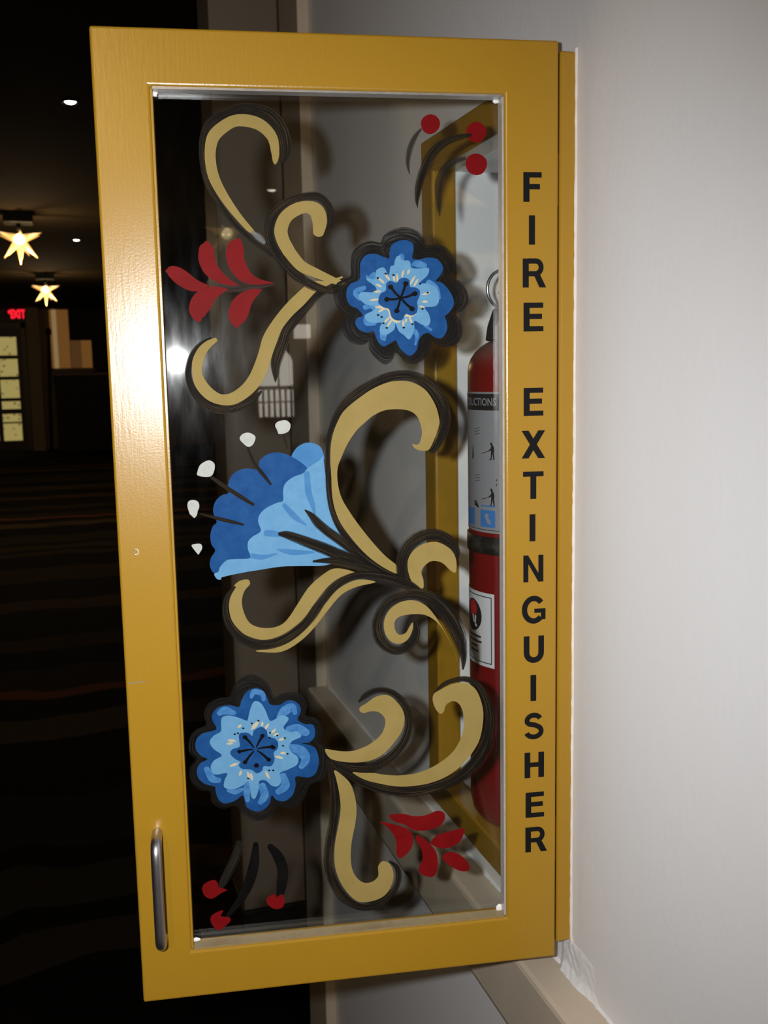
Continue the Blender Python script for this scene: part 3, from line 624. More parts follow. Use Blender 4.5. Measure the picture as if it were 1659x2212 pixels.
('S','flower2','ivory',5,[2332,1948,10,2304,1938,22,2275,1928,12]),
('S','flower2','ivory',5,[2288,1971,10,2270,1970,22,2252,1968,12]),
('S','flower2','ivory',5,[2416,1826,10,2403,1796,22,2389,1767,12]),
('S','flower2','ivory',5,[2560,1831,10,2555,1807,22,2551,1784,12]),
('S','flower2','ivory',5,[2535,1821,10,2531,1792,22,2526,1763,12]),
('S','flower2','ivory',5,[2625,1810,10,2619,1828,22,2613,1846,12]),
('S','flower2','ivory',5,[2697,1895,10,2668,1904,22,2639,1913,12]),
('S','flower2','ivory',5,[2706,2114,10,2678,2108,22,2650,2102,12]),
('S','flower2','ivory',5,[2715,2085,10,2693,2085,22,2672,2085,12]),
('S','flower2','solidblack',7,[2504,2038,10,2531,2080,17,2561,2117,22,2570,2130,36,2578,2140,13]),
('S','flower2','solidblack',7,[2483,2038,10,2461,2080,17,2438,2117,22,2430,2130,36,2424,2141,13]),
('S','flower2','solidblack',7,[2471,2024,10,2423,2031,17,2371,2032,22,2355,2033,36,2341,2035,13]),
('S','flower2','solidblack',7,[2476,2008,10,2439,1978,17,2400,1938,22,2387,1926,36,2377,1917,13]),
('S','flower2','solidblack',7,[2505,2006,10,2535,1974,17,2568,1932,22,2578,1919,36,2587,1909,13]),
('S','flower2','solidblack',7,[2511,2021,10,2556,2021,17,2606,2014,22,2621,2013,36,2634,2012,13]),
('P','flower2','halo',1,[2678,2477,2631,2585,2537,2641,2445,2627,2369,2559,2322,2452,2235,2475,2120,2460,2065,2366,2075,2276,1989,2240,1940,2145,1958,2048,1909,1967,1913,1815,1952,1718,2057,1673,2111,1562,2209,1486,2325,1520,2371,1455,2460,1409,2546,1425,2616,1485,2671,1551,2772,1537,2856,1598,2866,1690,2951,1713,3017,1801,3020,1907,2975,1971,3021,2042,3009,2153,2949,2223,2878,2254,2888,2344,2849,2430,2763,2468]),
('P','flower2','blue',2,[2587,2433,2549,2498,2477,2531,2414,2503,2380,2441,2360,2387,2289,2375,2238,2401,2187,2408,2130,2371,2114,2309,2142,2243,2085,2201,2020,2189,2003,2127,2016,2075,2060,2040,2119,2041,2025,2007,1990,1951,1981,1859,2009,1777,2069,1743,2171,1760,2177,1683,2205,1601,2272,1557,2338,1575,2373,1616,2397,1542,2457,1493,2522,1495,2578,1535,2597,1605,2610,1637,2670,1597,2756,1581,2805,1624,2823,1694,2829,1732,2899,1757,2953,1811,2964,1880,2934,1937,2876,1966,2924,1997,2964,2060,2957,2134,2909,2182,2831,2199,2794,2218,2823,2287,2817,2346,2766,2394,2681,2403,2610,2383]),
('P','flower2','lightblue',4,[2543,2274,2519,2361,2488,2419,2438,2408,2398,2338,2369,2253,2329,2258,2270,2291,2214,2256,2259,2185,2203,2142,2152,2146,2117,2098,2191,2066,2221,2015,2194,1967,2151,1926,2157,1865,2235,1826,2301,1801,2292,1739,2319,1692,2370,1700,2419,1750,2469,1747,2479,1671,2511,1602,2539,1623,2550,1716,2563,1755,2607,1721,2680,1697,2751,1718,2748,1778,2725,1837,2825,1834,2854,1893,2827,1951,2761,1991,2823,2048,2852,2111,2818,2160,2760,2193,2757,2267,2741,2311,2684,2318,2614,2294,2558,2267]),
('P','flower2','blue',6,[2612,2163,2547,2165,2513,2136,2497,2180,2439,2206,2397,2173,2384,2119,2334,2100,2307,2060,2316,2008,2346,1980,2340,1919,2371,1868,2429,1873,2444,1836,2488,1817,2530,1851,2602,1864,2629,1897,2614,1926,2656,1952,2693,2000,2674,2036,2616,2054,2618,2107]),
('P','flower2','solidblack',7,[2508,1887,2492,1905,2471,1895,2471,1872,2487,1866,2502,1871]),
('P','flower2','solidblack',8,[2552,2128,2558,2117,2571,2113,2584,2119,2589,2131,2583,2142,2570,2146,2557,2140]),
('P','flower2','solidblack',8,[2412,2129,2418,2117,2431,2113,2444,2119,2449,2131,2443,2143,2430,2147,2417,2141]),
('P','flower2','solidblack',8,[2329,2024,2335,2013,2348,2009,2361,2015,2366,2027,2360,2038,2347,2042,2334,2036]),
('P','flower2','solidblack',8,[2368,1925,2374,1913,2388,1910,2401,1916,2406,1928,2400,1939,2387,1943,2374,1937]),
('P','flower2','solidblack',8,[2560,1918,2565,1906,2579,1903,2592,1909,2597,1921,2591,1932,2578,1936,2565,1930]),
('P','flower2','solidblack',8,[2573,2205,2578,2199,2586,2199,2590,2206,2586,2212,2577,2212]),
('P','flower2','solidblack',8,[2643,2162,2647,2155,2656,2156,2660,2163,2655,2169,2647,2168]),
('P','flower2','solidblack',8,[2617,2167,2622,2161,2630,2162,2634,2168,2630,2175,2621,2174]),
('P','flower2','solidblack',8,[2504,2241,2508,2235,2517,2235,2521,2242,2516,2248,2508,2248]),
('P','flower2','solidblack',8,[2450,2259,2454,2253,2463,2254,2467,2260,2462,2267,2454,2266]),
('P','flower2','solidblack',8,[2360,2151,2364,2145,2373,2145,2377,2152,2373,2158,2364,2158]),
('P','flower2','solidblack',8,[2365,2110,2369,2104,2378,2104,2382,2111,2378,2117,2369,2117]),
('P','flower2','solidblack',8,[2243,2096,2247,2090,2256,2091,2260,2098,2255,2104,2247,2103]),
('P','flower2','solidblack',8,[2259,2033,2264,2027,2272,2028,2276,2035,2272,2041,2263,2040]),
('P','flower2','solidblack',8,[2225,1962,2230,1956,2238,1957,2243,1964,2238,1970,2229,1969]),
('P','flower2','solidblack',8,[2346,1832,2350,1825,2359,1826,2363,1833,2358,1839,2350,1839]),
('P','flower2','solidblack',8,[2378,1834,2383,1828,2391,1829,2395,1836,2391,1842,2382,1841]),
('P','flower2','solidblack',8,[2550,1780,2554,1774,2563,1775,2567,1782,2562,1788,2554,1787]),
('P','flower2','solidblack',8,[2303,2124,2308,2118,2316,2118,2320,2125,2316,2131,2307,2131]),
('S','scroll8','black',3,[1641,2353,17,1584,2402,58,1506,2438,63,1418,2436,60,1331,2390,60,1262,2305,64,1225,2192,70,1237,2064,80,1298,1947,86,1400,1852,89,1529,1792,89,1656,1792,83,1772,1822,68,1859,1871,48,1919,1952,19]),
('P','scroll8','cream',4,[1928,1973,1887,1894,1781,1855,1645,1839,1528,1854,1429,1907,1348,1992,1288,2078,1261,2177,1275,2258,1323,2332,1380,2386,1438,2400,1507,2385,1576,2340,1630,2309,1631,2274,1597,2257,1548,2268,1480,2258,1432,2210,1424,2149,1455,2071,1515,2015,1594,1971,1692,1943,1789,1946,1866,1963]),
('S','scroll9','black',2,[1006,2385,14,936,2447,43,847,2481,45,737,2486,54,637,2424,64,573,2308,84,538,2173,102,539,2041,110,575,1900,120,652,1772,124,764,1668,120,906,1598,110,1077,1556,104,1257,1551,100,1435,1587,90,1581,1646,87,1697,1716,77,1803,1786,68,1878,1863,43]),
('P','scroll9','cream',5,[1706,1758,1610,1689,1483,1642,1335,1604,1186,1596,1036,1614,905,1659,794,1732,702,1828,630,1945,599,2076,593,2198,618,2311,658,2395,717,2445,787,2460,867,2450,947,2415,1011,2380,1022,2320,998,2248,959,2205,929,2223,913,2272,868,2304,819,2295,779,2242,760,2149,766,2048,802,1949,853,1871,944,1796,1065,1735,1185,1704,1314,1699,1432,1714,1530,1738,1628,1748]),
('S','scroll10','black',6,[1911,1886,29,1880,1772,58,1864,1650,70,1859,1487,79,1877,1335,82,1906,1184,86,1924,1041,90,1913,905,90,1868,766,90,1792,653,87,1684,578,71,1575,561,71,1464,607,71,1372,693,61,1335,794,61,1348,890,49,1412,954,20]),
('P','scroll10','cream',7,[1856,1791,1794,1745,1728,1668,1696,1574,1679,1450,1692,1318,1725,1166,1738,1023,1726,907,1688,830,1630,783,1560,786,1509,833,1508,917,1467,959,1408,927,1379,841,1391,758,1432,678,1493,632,1584,610,1683,620,1761,692,1827,803,1868,932,1875,1057,1862,1180,1834,1310,1811,1462,1822,1605,1843,1719]),
('S','berries1','thinblack',2,[1050,6865,15,1097,6810,41,1138,6726,50,1159,6641,42,1159,6577,26,1146,6522,4]),
('S','berries1','black',4,[655,6825,21,734,6811,47,824,6787,58,909,6738,68,979,6668,78,1027,6578,77,1066,6478,72,1085,6393,56,1094,6328,30,1090,6275,4]),
('S','berries1','thinblack',2,[704,6652,26,784,6631,52,853,6585,68,896,6520,78,918,6445,78,924,6369,62,919,6294,41,915,6208,4]),
('P','berries1','red',3,[905,6900,918,6865,945,6838,982,6825,1020,6834,1045,6861,1054,6897,1047,6932,1018,6959,980,6971,943,6963,914,6936]),
('P','berries1','red',3,[539,6846,553,6809,581,6780,620,6767,661,6777,687,6806,698,6844,690,6881,660,6910,619,6923,580,6913,549,6884]),
('P','berries1','red',3,[535,6607,550,6564,580,6534,622,6525,665,6536,694,6565,706,6605,697,6647,664,6677,621,6686,579,6675,545,6647]),
('S','berries2','thinblack',2,[2646,1249,58,2672,1155,76,2728,1036,82,2791,910,73,2819,843,22]),
('S','berries2','solidblack',2,[2518,1209,44,2531,1079,77,2554,972,88,2597,851,82,2659,740,66,2774,603,29]),
('S','berries2','solidblack',2,[2402,1179,51,2339,1083,83,2305,962,89,2317,838,86,2338,729,52]),
('P','berries2','red',3,[2966,866,2942,910,2869,934,2835,899,2830,866,2765,837,2816,811,2890,772,2947,802]),
('P','berries2','red',3,[2908,610,2867,645,2804,661,2824,616,2796,603,2753,593,2754,553,2844,489,2900,546]),
('P','berries2','red',3,[2448,717,2387,762,2366,731,2321,751,2300,710,2302,662,2333,626,2384,628,2427,660]),
('P','sprig2','red',1,[1399,1358,1300,1359,1181,1327,1090,1329,999,1357,939,1336,930,1278,971,1225,1052,1196,1153,1195,1222,1217,1272,1258,1351,1291,1390,1321]),
('P','sprig2','red',2,[1485,1304,1401,1286,1282,1238,1223,1191,1204,1116,1225,1045,1266,997,1322,966,1351,1016,1349,1099,1373,1184,1421,1251]),
('P','sprig2','red',1,[1058,1081,1002,1139,911,1162,768,1180,769,1127,810,1057,882,1022,963,1020,1023,1047]),
('P','sprig2','red',2,[1178,1156,1123,1129,1064,1071,1014,1004,995,918,1001,834,1037,774,1108,787,1158,829,1152,891,1126,941,1135,1026,1174,1103]),
('P','sprig2','red',1,[954,950,902,982,831,965,760,905,720,837,731,796,792,797,873,842,934,901]),
]

WHAT = {'scroll1': ('painted_scroll', 'large cream C-scroll outlined in black at the top left'), 'scroll2': ('painted_scroll', 'small cream hook scroll above the upper blue flower stem'),
        'scroll3': ('painted_scroll', 'cream S-scroll curling to the left below the red sprig'), 'sprig1': ('painted_sprig', 'five red brush-stroke petals on the left'),
        'flower1': ('painted_flower', 'upper round blue flower with black halo'), 'bellflower': ('painted_bellflower', 'blue bell flower with white-tipped stamens'),
        'scroll4': ('painted_scroll', 'big cream scroll arching over the bell flower'), 'scroll5': ('painted_scroll', 'small cream hook right of the bell flower stem'),
        'scroll6': ('painted_scroll', 'cream scroll sweeping left under the bell flower'), 'scroll7': ('painted_scroll', 'tight cream spiral right of centre'),
        'flower2': ('painted_flower', 'lower round blue flower with black halo'), 'scroll8': ('painted_scroll', 'cream scroll rising from the lower blue flower'),
        'scroll9': ('painted_scroll', 'long cream scroll curling up at the right'), 'scroll10': ('painted_scroll', 'cream hook scroll hanging at the bottom'),
        'berries1': ('painted_berries', 'three red berries on black stems at the top right'), 'berries2': ('painted_berries', 'three red berries on black stems at the bottom left'),
        'sprig2': ('painted_sprig', 'five red leaves at the bottom right')}
motifs = {}
for kind, mo, mat, layer, data in PAINT:
    motifs.setdefault(mo, []).append((kind, mat, layer, data))
U = 1e-4
for idx, (mo, items) in enumerate(motifs.items()):
    V = []; F = []; FM = []; UV = []; mats = []
    items = sorted(items, key=lambda it: it[2])
    for q, (kind, mat, layer, data) in enumerate(items):
        mname = 'paint_' + mat
        if mname not in mats: mats.append(mname)
        mi = mats.index(mname); y = GY + 0.00012 * layer + 0.000006 * q + 0.00008
        base = len(V)
        if kind == 'P' and mat != 'halo':
            P = [(data[i] * U, data[i + 1] * U) for i in range(0, len(data), 2)]
            out = catmull(P, True, 4)
            vs, fs = mesh_poly(out, lambda a, b: (a, y, b))
            V += vs
            for f in fs:
                F.append(tuple(base + i for i in f)); FM.append(mi); UV.append([(0.5, 0.5)] * 3)
        elif kind == 'P':
            # halo: fan from the flower's centre; v falls off towards the rim, u runs round it
            P = [(data[i] * U, data[i + 1] * U) for i in range(0, len(data), 2)]
            out = catmull(P, True, 5); n = len(out)
            cx = sum(a for a, b in out) / n; cz = sum(b for a, b in out) / n
            rad = [0.35, 0.62, 0.74, 0.83, 0.91, 0.96, 1.0]
            for r in rad: V += [(cx + (a - cx) * r, y, cz + (b - cz) * r) for a, b in out]
            vv = lambda r: 0.5 + 0.5 * max(0.0, (r - 0.62) / 0.38)
            for i in range(len(rad) - 1):
                for k in range(n):
                    j = (k + 1) % n
                    F.append((base + i * n + k, base + i * n + j, base + (i + 1) * n + j, base + (i + 1) * n + k)); FM.append(mi)
                    u0 = 9 * k / n; u1 = 9 * (k + 1) / n
                    UV.append([(u0, vv(rad[i])), (u1, vv(rad[i])), (u1, vv(rad[i + 1])), (u0, vv(rad[i + 1]))])
        else:
            P = [(data[i] * U, data[i + 1] * U, data[i + 2] * U) for i in range(0, len(data), 3)]
            out = catmull(P, False, 6); n = len(out); M = 5
            L = [0.0]
            for a, b in zip(out, out[1:]): L.append(L[-1] + math.hypot(b[0] - a[0], b[1] - a[1]))
            u_off = idx * 1.7 + q * 0.9
            for i, (a, b, wd) in enumerate(out):
                p = out[max(0, i - 1)]; r = out[min(n - 1, i + 1)]
                dx, dz = r[0] - p[0], r[1] - p[1]; ln = math.hypot(dx, dz) or 1
                nx, nz = -dz / ln, dx / ln; hw = max(wd, 0.0002) / 2
                # round the blunt ends
                for k in range(M + 1):
                    s = (k / M * 2 - 1)
                    V.append((a + nx * hw * s, y, b + nz * hw * s))
            for i in range(n - 1):
                for k in range(M):
                    F.append((base + i * (M + 1) + k, base + i * (M + 1) + k + 1, base + (i + 1) * (M + 1) + k + 1, base + (i + 1) * (M + 1) + k)); FM.append(mi)
                    ua = u_off + L[i] * 22; ub = u_off + L[i + 1] * 22
                    UV.append([(ua, k / M), (ua, (k + 1) / M), (ub, (k + 1) / M), (ub, k / M)])
            if mat in ('cream', 'red', 'ivory', 'midblue', 'midblue2', 'solidblack'):
                for end, (a, b, wd), (a2, b2, _) in ((0, out[0], out[1]), (1, out[-1], out[-2])):
                    if wd < 0.0006: continue
                    dx, dz = a - a2, b - b2; ln = math.hypot(dx, dz) or 1; dx /= ln; dz /= ln
                    b0 = len(V); hw = wd / 2
                    V.append((a, y, b))
                    for k in range(9):
                        an = -PI / 2 + PI * k / 8
                        V.append((a + hw * (dx * math.cos(an) * .8 - dz * math.sin(an)), y, b + hw * (dz * math.cos(an) * .8 + dx * math.sin(an))))
                    for k in range(8):
                        F.append((b0, b0 + 1 + k, b0 + 2 + k)); FM.append(mi); UV.append([(0, .5)] * 3)
    me = bpy.data.meshes.new(WHAT[mo][0]); me.from_pydata(V, [], F); me.update()
    uvl = me.uv_layers.new(name='stroke'); li = 0
    flat = [c for uvs in UV for c in uvs]
    k = 0
    for p, uvs in zip(me.polygons, UV):
        for l, c in zip(p.loop_indices, uvs): uvl.data[l].uv = c
    o = link(WHAT[mo][0], me, mats, door)
    for p, mi in zip(me.polygons, FM): p.material_index = mi
    o['label'] = WHAT[mo][1]

# ---------------------------------------------------------------- fire extinguisher
EX, EY, ER, EZ = 0.0462, 0.200, 0.060, IZ0
ext = empty('fire_extinguisher', (EX, EY, EZ)); tag(ext, 'red dry-chemical fire extinguisher standing inside the open cabinet', 'fire extinguisher')
zs = 1.447 - EZ
prof = [(0, 0.004), (0.040, 0.004), (0.046, 0.0), (0.052, 0.003), (0.0575, 0.011), (ER, 0.024), (ER, zs)]
for k in range(1, 9):
    a = k / 8 * PI / 2
    prof.append((0.017 + (ER - 0.017) * math.cos(a), zs + 0.034 * math.sin(a)))
prof += [(0.016, zs + 0.036), (0.0, zs + 0.036)]
lathe('cylinder', prof, 'red_enamel', ext, 72)
zt = zs + 0.034
lathe('valve_collar', [(0, zt), (0.017, zt), (0.018, zt + .004), (0.018, zt + .016), (0.013, zt + .018), (0.011, zt + .040), (0.013, zt + .042), (0.013, zt + .062), (0.0, zt + .064)], 'steel', ext, 24)
TD = Vector((-0.929, 0.370, 0)); CD = Vector((-0.370, -0.929, 0))       # towards image left, towards the viewer
def ep(a, b, z): return tuple(TD * a + CD * b + Vector((0, 0, z)))
def slab_path(name, pts, wdt, thick, mat):
    bm = bmesh.new(); rows = []
    for i, (a, z) in enumerate(pts):
        p = pts[max(0, i - 1)]; r = pts[min(len(pts) - 1, i + 1)]; dx, dz = r[0] - p[0], r[1] - p[1]; ln = math.hypot(dx, dz)
        nx, nz = -dz / ln * thick / 2, dx / ln * thick / 2
        rows.append([bm.verts.new(ep(a + s * nx, b * wdt / 2, z + s * nz)) for s, b in ((-1, -1), (-1, 1), (1, 1), (1, -1))])
    for A, B in zip(rows, rows[1:]):
        for k in range(4): bm.faces.new((A[k], A[(k + 1) % 4], B[(k + 1) % 4], B[k]))
    bm.faces.new(rows[0]); bm.faces.new(rows[-1])
    o = from_bm(name, bm, mat, ext); bev(o, 0.0015, 2); return o
# carry handle bends down over the left shoulder, lever above it
slab_path('carry_handle', [(-0.062, zt + .020), (-0.03, zt + .030), (0.0, zt + .030), (0.022, zt + .030), (0.031, zt + .024), (0.0355, zt + .010), (0.0375, zt - .004)], 0.024, 0.0085, 'rubber_black')
slab_path('squeeze_lever', [(-0.072, zt + .052), (-0.035, zt + .062), (0.0, zt + .060), (0.016, zt + .056), (0.024, zt + .050), (0.028, zt + .042)], 0.020, 0.004, 'steel')
# pull pin with its ring
rc = Vector(ep(0.024, 0.012, zt + .0455)); bm = bmesh.new()
ax1 = Vector((0, 0, 1)); ax2 = (TD * 0.62 + CD * 0.35).normalized()
tube_bm(bm, [rc + ax1 * 0.0185 * math.cos(k * PI / 16) + ax2 * 0.0185 * math.sin(k * PI / 16) for k in range(32)], 0.0016, 8, True)
tube_bm(bm, [rc - ax1 * .0185, Vector(ep(0.012, 0.006, zt + .034)), Vector(ep(-0.012, -0.012, zt + .034))], 0.0016, 8)
from_bm('pull_pin', bm, 'steel', ext, True)
gz = lathe('pressure_gauge', [(0, -0.002), (0.015, -0.002), (0.016, 0.006), (0.014, 0.008), (0.0, 0.008)], 'steel', ext, 24)
gz.location = ep(0.0, 0.016, zt + .030); gz.rotation_euler = CD.to_track_quat('Z', 'Y').to_euler()
hp = [ep(-0.014, 0, zt + .03), ep(-0.045, 0.0, zt + .022), ep(-0.066, 0.0, zt - .01), ep(-0.070, 0.0, zs - .06), ep(-0.070, 0.0, zs - .20), ep(-0.070, 0.0, zs - .30)]
hs = tube('hose', catmull(hp, False, 8), 0.008, 'rubber_black', ext, 14)
noz = lathe('nozzle', [(0.008, 0.0), (0.0095, -0.01), (0.009, -0.05), (0.0105, -0.055), (0.0, -0.055)], 'rubber_black', hs, 16); noz.location = ep(-0.070, 0, zs - .298)
# strap, label and sticker wrapped on the cylinder; phi = 0 at the left silhouette, growing towards the viewer
def cyl(phi, z, r): 
    d = TD * math.cos(phi) + CD * math.sin(phi); return (d.x * r, d.y * r, z)
def wrap_rect(name, p0, p1, z0, z1, r, mat, parent, seg=24):
    vs = []; fs = []
    for i in range(seg + 1):
        ph = p0 + (p1 - p0) * i / seg; vs += [cyl(ph, z0, r), cyl(ph, z1, r)]
    for i in range(seg): fs.append((2 * i, 2 * i + 2, 2 * i + 3, 2 * i + 1))
    return mesh_obj(name, vs, fs, mat, parent, True)
def wrap_flat(name, vs, fs, pc, zc, r, mat, parent):
    bm = bmesh.new(); bv = [bm.verts.new(v) for v in vs]
    for f in fs:
        try: bm.faces.new([bv[i] for i in f])
        except ValueError: pass
    for _ in range(4):
        ed = [e for e in bm.edges if e.calc_length() > 0.0035]
        if not ed: break
        bmesh.ops.subdivide_edges(bm, edges=ed, cuts=1, use_grid_fill=False); bmesh.ops.triangulate(bm, faces=bm.faces[:])
    for v in bm.verts: v.co = cyl(pc + v.co.x / ER, zc + v.co.y, r)
    return from_bm(name, bm, mat, parent)
def wrap_poly(name, pts, pc, zc, k, r, mat, parent):
    """pts in arbitrary units (x to the viewer's right, y up) scaled by k metres, wrapped round the cylinder"""
    out = []
    for (a, b), (c, d) in zip(pts, pts[1:] + pts[:1]):
        for s in range(3): out.append((a + (c - a) * s / 3, b + (d - b) * s / 3))
    vs, fs = mesh_poly(out, lambda a, b: (a * k, b * k, 0))
    return wrap_flat(name, vs, fs, pc, zc, r, mat, parent)
def wrap_text(name, body, pc, zc, h, r, mat, parent, wide=None, bold=0.0):
    vs, fs, tw, th = text_mesh(body, 1.0, bold, 2); k = h / th; kx = k if wide is None else wide / tw
    return wrap_flat(name, [(a * kx, b * k, 0) for a, b in vs], fs, pc, zc, r, mat, parent)
dg = math.radians
Zl = lambda z: z - EZ
bm = bmesh.new(); rows = []
for r, z in ((ER + .0004, 1.268), (ER + .0016, 1.2685), (ER + .0018, 1.277), (ER + .0016, 1.2855), (ER + .0004, 1.286)):
    rows.append([bm.verts.new((r * math.cos(2 * PI * k / 64), r * math.sin(2 * PI * k / 64), Zl(z))) for k in range(64)])
for A, B in zip(rows, rows[1:]):
    for k in range(64): bm.faces.new((A[k], A[(k + 1) % 64], B[(k + 1) % 64], B[k]))
from_bm('hose_strap', bm, 'strap_black', ext, True)
lab = wrap_rect('instruction_label', dg(-60), dg(150), Zl(1.290), Zl(1.4275), ER + .0003, 'label_grey', ext, 60); lab['label'] = 'silver-grey instruction label'
r1 = ER + .00045; r2 = ER + .0006; r3 = ER + .00075
wrap_rect('label_header', dg(-14), dg(62.5), Zl(1.4098), Zl(1.4258), r1, 'label_ink', lab)
wrap_text('lettering', 'INSTRUCTIONS', dg(28), Zl(1.4180), 0.0076, r2, 'label_grey', lab, wide=0.061, bold=0.012)
for (a, b, z0, z1) in ((-14, 62.8, 1.2925, 1.2931), (62.2, 62.8, 1.2925, 1.4258)):
    wrap_rect('label_border', dg(a), dg(b), Zl(z0), Zl(z1), r1, 'label_ink', lab)
MAN = [(0, 9.6), (0.9, 9.2), (1.0, 8.2), (1.9, 7.2), (2.2, 5.2), (1.9, 3.8), (2.5, 0), (1.7, 0), (1.0, 3.4), (0.4, 0), (-1.2, 0), (-1.0, 0.4), (-0.2, 0.6), (0.1, 4.2), (0.0, 5.2), (-1.6, 4.4), (-1.7, 5.0), (0.0, 6.4), (0.1, 7.8), (-0.5, 8.4), (-0.4, 9.3)]
for z in (1.362, 1.317):
    wrap_poly('pictogram', MAN, dg(51), Zl(z), 0.0018, r1, 'label_ink', lab)
    wrap_poly('pictogram', [(-7, 3.0), (-7, 3.4), (-1.2, 5.0), (-1.2, 4.7)], dg(51), Zl(z), 0.0018, r1, 'label_ink', lab)
wrap_poly('pictogram', [(-.9, 0), (.9, 0), (.8, 4), (.5, 5), (.7, 7), (.1, 8), (-.3, 6), (-.7, 4)], dg(24), Zl(1.362), 0.0017, r1, 'label_ink', lab)
wrap_poly('pictogram', [(-2, 0), (2.2, -1.2), (3, -1), (0, 3.2), (-.6, 2.4), (.4, .6), (-1.6, 2.6), (-2.4, 2.8)], dg(30), Zl(1.316), 0.0017, r1, 'label_ink', lab)
for z, n in ((1.386, 3), (1.340, 3)):
    for k in range(n):
        wrap_poly('pictogram', [(-3, k * 1.6), (2.6, k * 1.6 + 1.0), (2.8, k * 1.6 + .75), (-3, k * 1.6 - .25)], dg(32), Zl(z), 0.0017, r1, 'label_ink', lab)
for dz in (0, .0045):
    wrap_poly('pictogram', [(-.5, 0), (.5, 0), (.3, 1.8), (-.3, 1.8)], dg(57), Zl(1.337 + dz), 0.0014, r1, 'label_ink', lab)
for p0, p1 in ((8, 27), (37, 55.5)):
    wrap_rect('blue_pictogram', dg(p0), dg(p1), Zl(1.2955), Zl(1.3125), r1, 'label_blue', lab, 10)
wrap_rect('text_line', dg(38), dg(55), Zl(1.3158), Zl(1.3172), r1, 'label_blue', lab, 8)
wrap_poly('pictogram', [(-1, 1), (0, 2.4), (1.4, 2), (1.2, .4), (2.4, -1), (3, -3), (1, -2.6), (0, -1)], dg(45), Zl(1.3045), 0.0021, r2, 'label_grey', lab)
for k in range(14):
    wrap_rect('text_line', dg(66), dg(66 + 18 + 5 * ((k * 7) % 3)), Zl(1.300 + k * .0085), Zl(1.3012 + k * .0085), r1, 'label_ink', lab, 6)
tg = wrap_rect('inspection_sticker', dg(-12), dg(54), Zl(1.1535), Zl(1.2290), ER + .0003, 'label_white', ext, 24); tg['label'] = 'white sticker with dark border and round emblem'
for (a, b, z0, z1) in ((-9, 51, 1.1570, 1.1580), (-9, 51, 1.2245, 1.2255), (50, 51, 1.1570, 1.2255), (-9, -8, 1.1570, 1.2255)):
    wrap_rect('sticker_border', dg(a), dg(b), Zl(z0), Zl(z1), r1, 'label_green_ink', tg, 16)
circ = lambda n, sx, sy: [(sx * math.cos(2 * PI * k / n), sy * math.sin(2 * PI * k / n)) for k in range(n)]
wrap_poly('emblem', circ(24, 1, 1), dg(22), Zl(1.2035), 0.0165, r1, 'label_ink', tg)
wrap_poly('emblem', circ(18, 1, 1), dg(22), Zl(1.2105), 0.0082, r2, 'label_red', tg)
wrap_poly('emblem', [(-3, 0), (-1.4, -.4), (-.9, -3), (.8, -3.4), (1.2, -5), (3, -5), (2.6, -4), (1.8, -3.6), (2.2, .2), (1.0, .2), (.6, -2.6), (.1, -2.6), (-.4, .1)], dg(24), Zl(1.2030), 0.0022, r2, 'label_white', tg)
for k, wd in enumerate((.026, .028, .014, .017)):
    wrap_rect('text_line', dg(24) - wd / 2 / ER, dg(24) + wd / 2 / ER, Zl(1.1815 - k * .0052), Zl(1.1835 - k * .0052), r1, 'label_ink', tg, 8)

# ---------------------------------------------------------------- the hall beyond
def star_lamp(loc, label, watts):
    x, y = loc
    s = empty('star_lamp', (x, y, CEIL)); tag(s, label, 'ceiling lamp', 'star-shaped ceiling lamps of the hall')
    boxes('canopy', [(-.115, .115, -.115, .115, -.085, 0)], 'dark_base', s, bevel=0.004)
    lathe('stem', [(0.0, -.085), (.018, -.085), (.018, -.14), (0, -.14)], 'dark_base', s, 12)
    c = Vector((0, 0, -.215))
    bm = bmesh.new(); bmesh.ops.create_uvsphere(bm, u_segments=16, v_segments=10, radius=.046)
    for v in bm.verts: v.co += c
    from_bm('bulb', bm, 'bulb_glow', s, True)
    dirs = []
    for el, n, off in ((14, 6, 0.35), (-46, 5, 0.0)):
        for k in range(n):
            a = 2 * PI * (k + off) / n + .25; e = math.radians(el); dirs.append(Vector((math.cos(a) * math.cos(e), math.sin(a) * math.cos(e), math.sin(e))))
    dirs.append(Vector((0, 0, -1)))
    for d in dirs:
        q = d.to_track_quat('Z', 'Y'); bm = bmesh.new()
        ring = [bm.verts.new(c + q @ Vector((.034 * math.cos(2 * PI * k / 4), .034 * math.sin(2 * PI * k / 4), .040))) for k in range(4)]
        tip = bm.verts.new(c + d * .205)
        for k in range(4): bm.faces.new((ring[k], ring[(k + 1) % 4], tip))
        from_bm('star_point', bm, 'star_glass', s)
    if watts <= 0: return s
    li = bpy.data.lights.new('star_lamp_light', 'POINT'); li.energy = watts; li.color = (1.0, 0.68, 0.36); li.shadow_soft_size = 0.03
    lo = bpy.data.objects.new('star_lamp_light', li); COL.objects.link(lo); lo.location = (x, y, CEIL - .43)
    return s
W1 = 34.0
star_lamp((-0.719, 8.441), 'larger star-shaped lamp on the hall ceiling, nearer of the two in view', W1)
star_lamp((-0.620, 13.599), 'smaller star-shaped lamp farther down the hall ceiling', W1)
star_lamp((-1.30, -2.60), 'star-shaped ceiling lamp over the hall behind the photographer', 42.0)  # lamp added out of view to give warm ambient light
star_lamp((-1.2533, -7.761), 'star-shaped ceiling lamp mirrored dimly in the cabinet glass', 0)
def downlight(x, y, label, rad=0.024):
    s = empty('recessed_light', (x, y, CEIL)); tag(s, label, 'downlight', 'small recessed ceiling lights')
    lathe('trim_ring', [(rad + .004, -.001), (rad + .016, -.006), (rad + .02, 0), (rad, 0.004)], 'dark_base', s, 24)
    lathe('lens', [(0, -.010), (rad * .7, -.008), (rad, -.003), (rad + .004, 0)], 'spot_glow', s, 20)
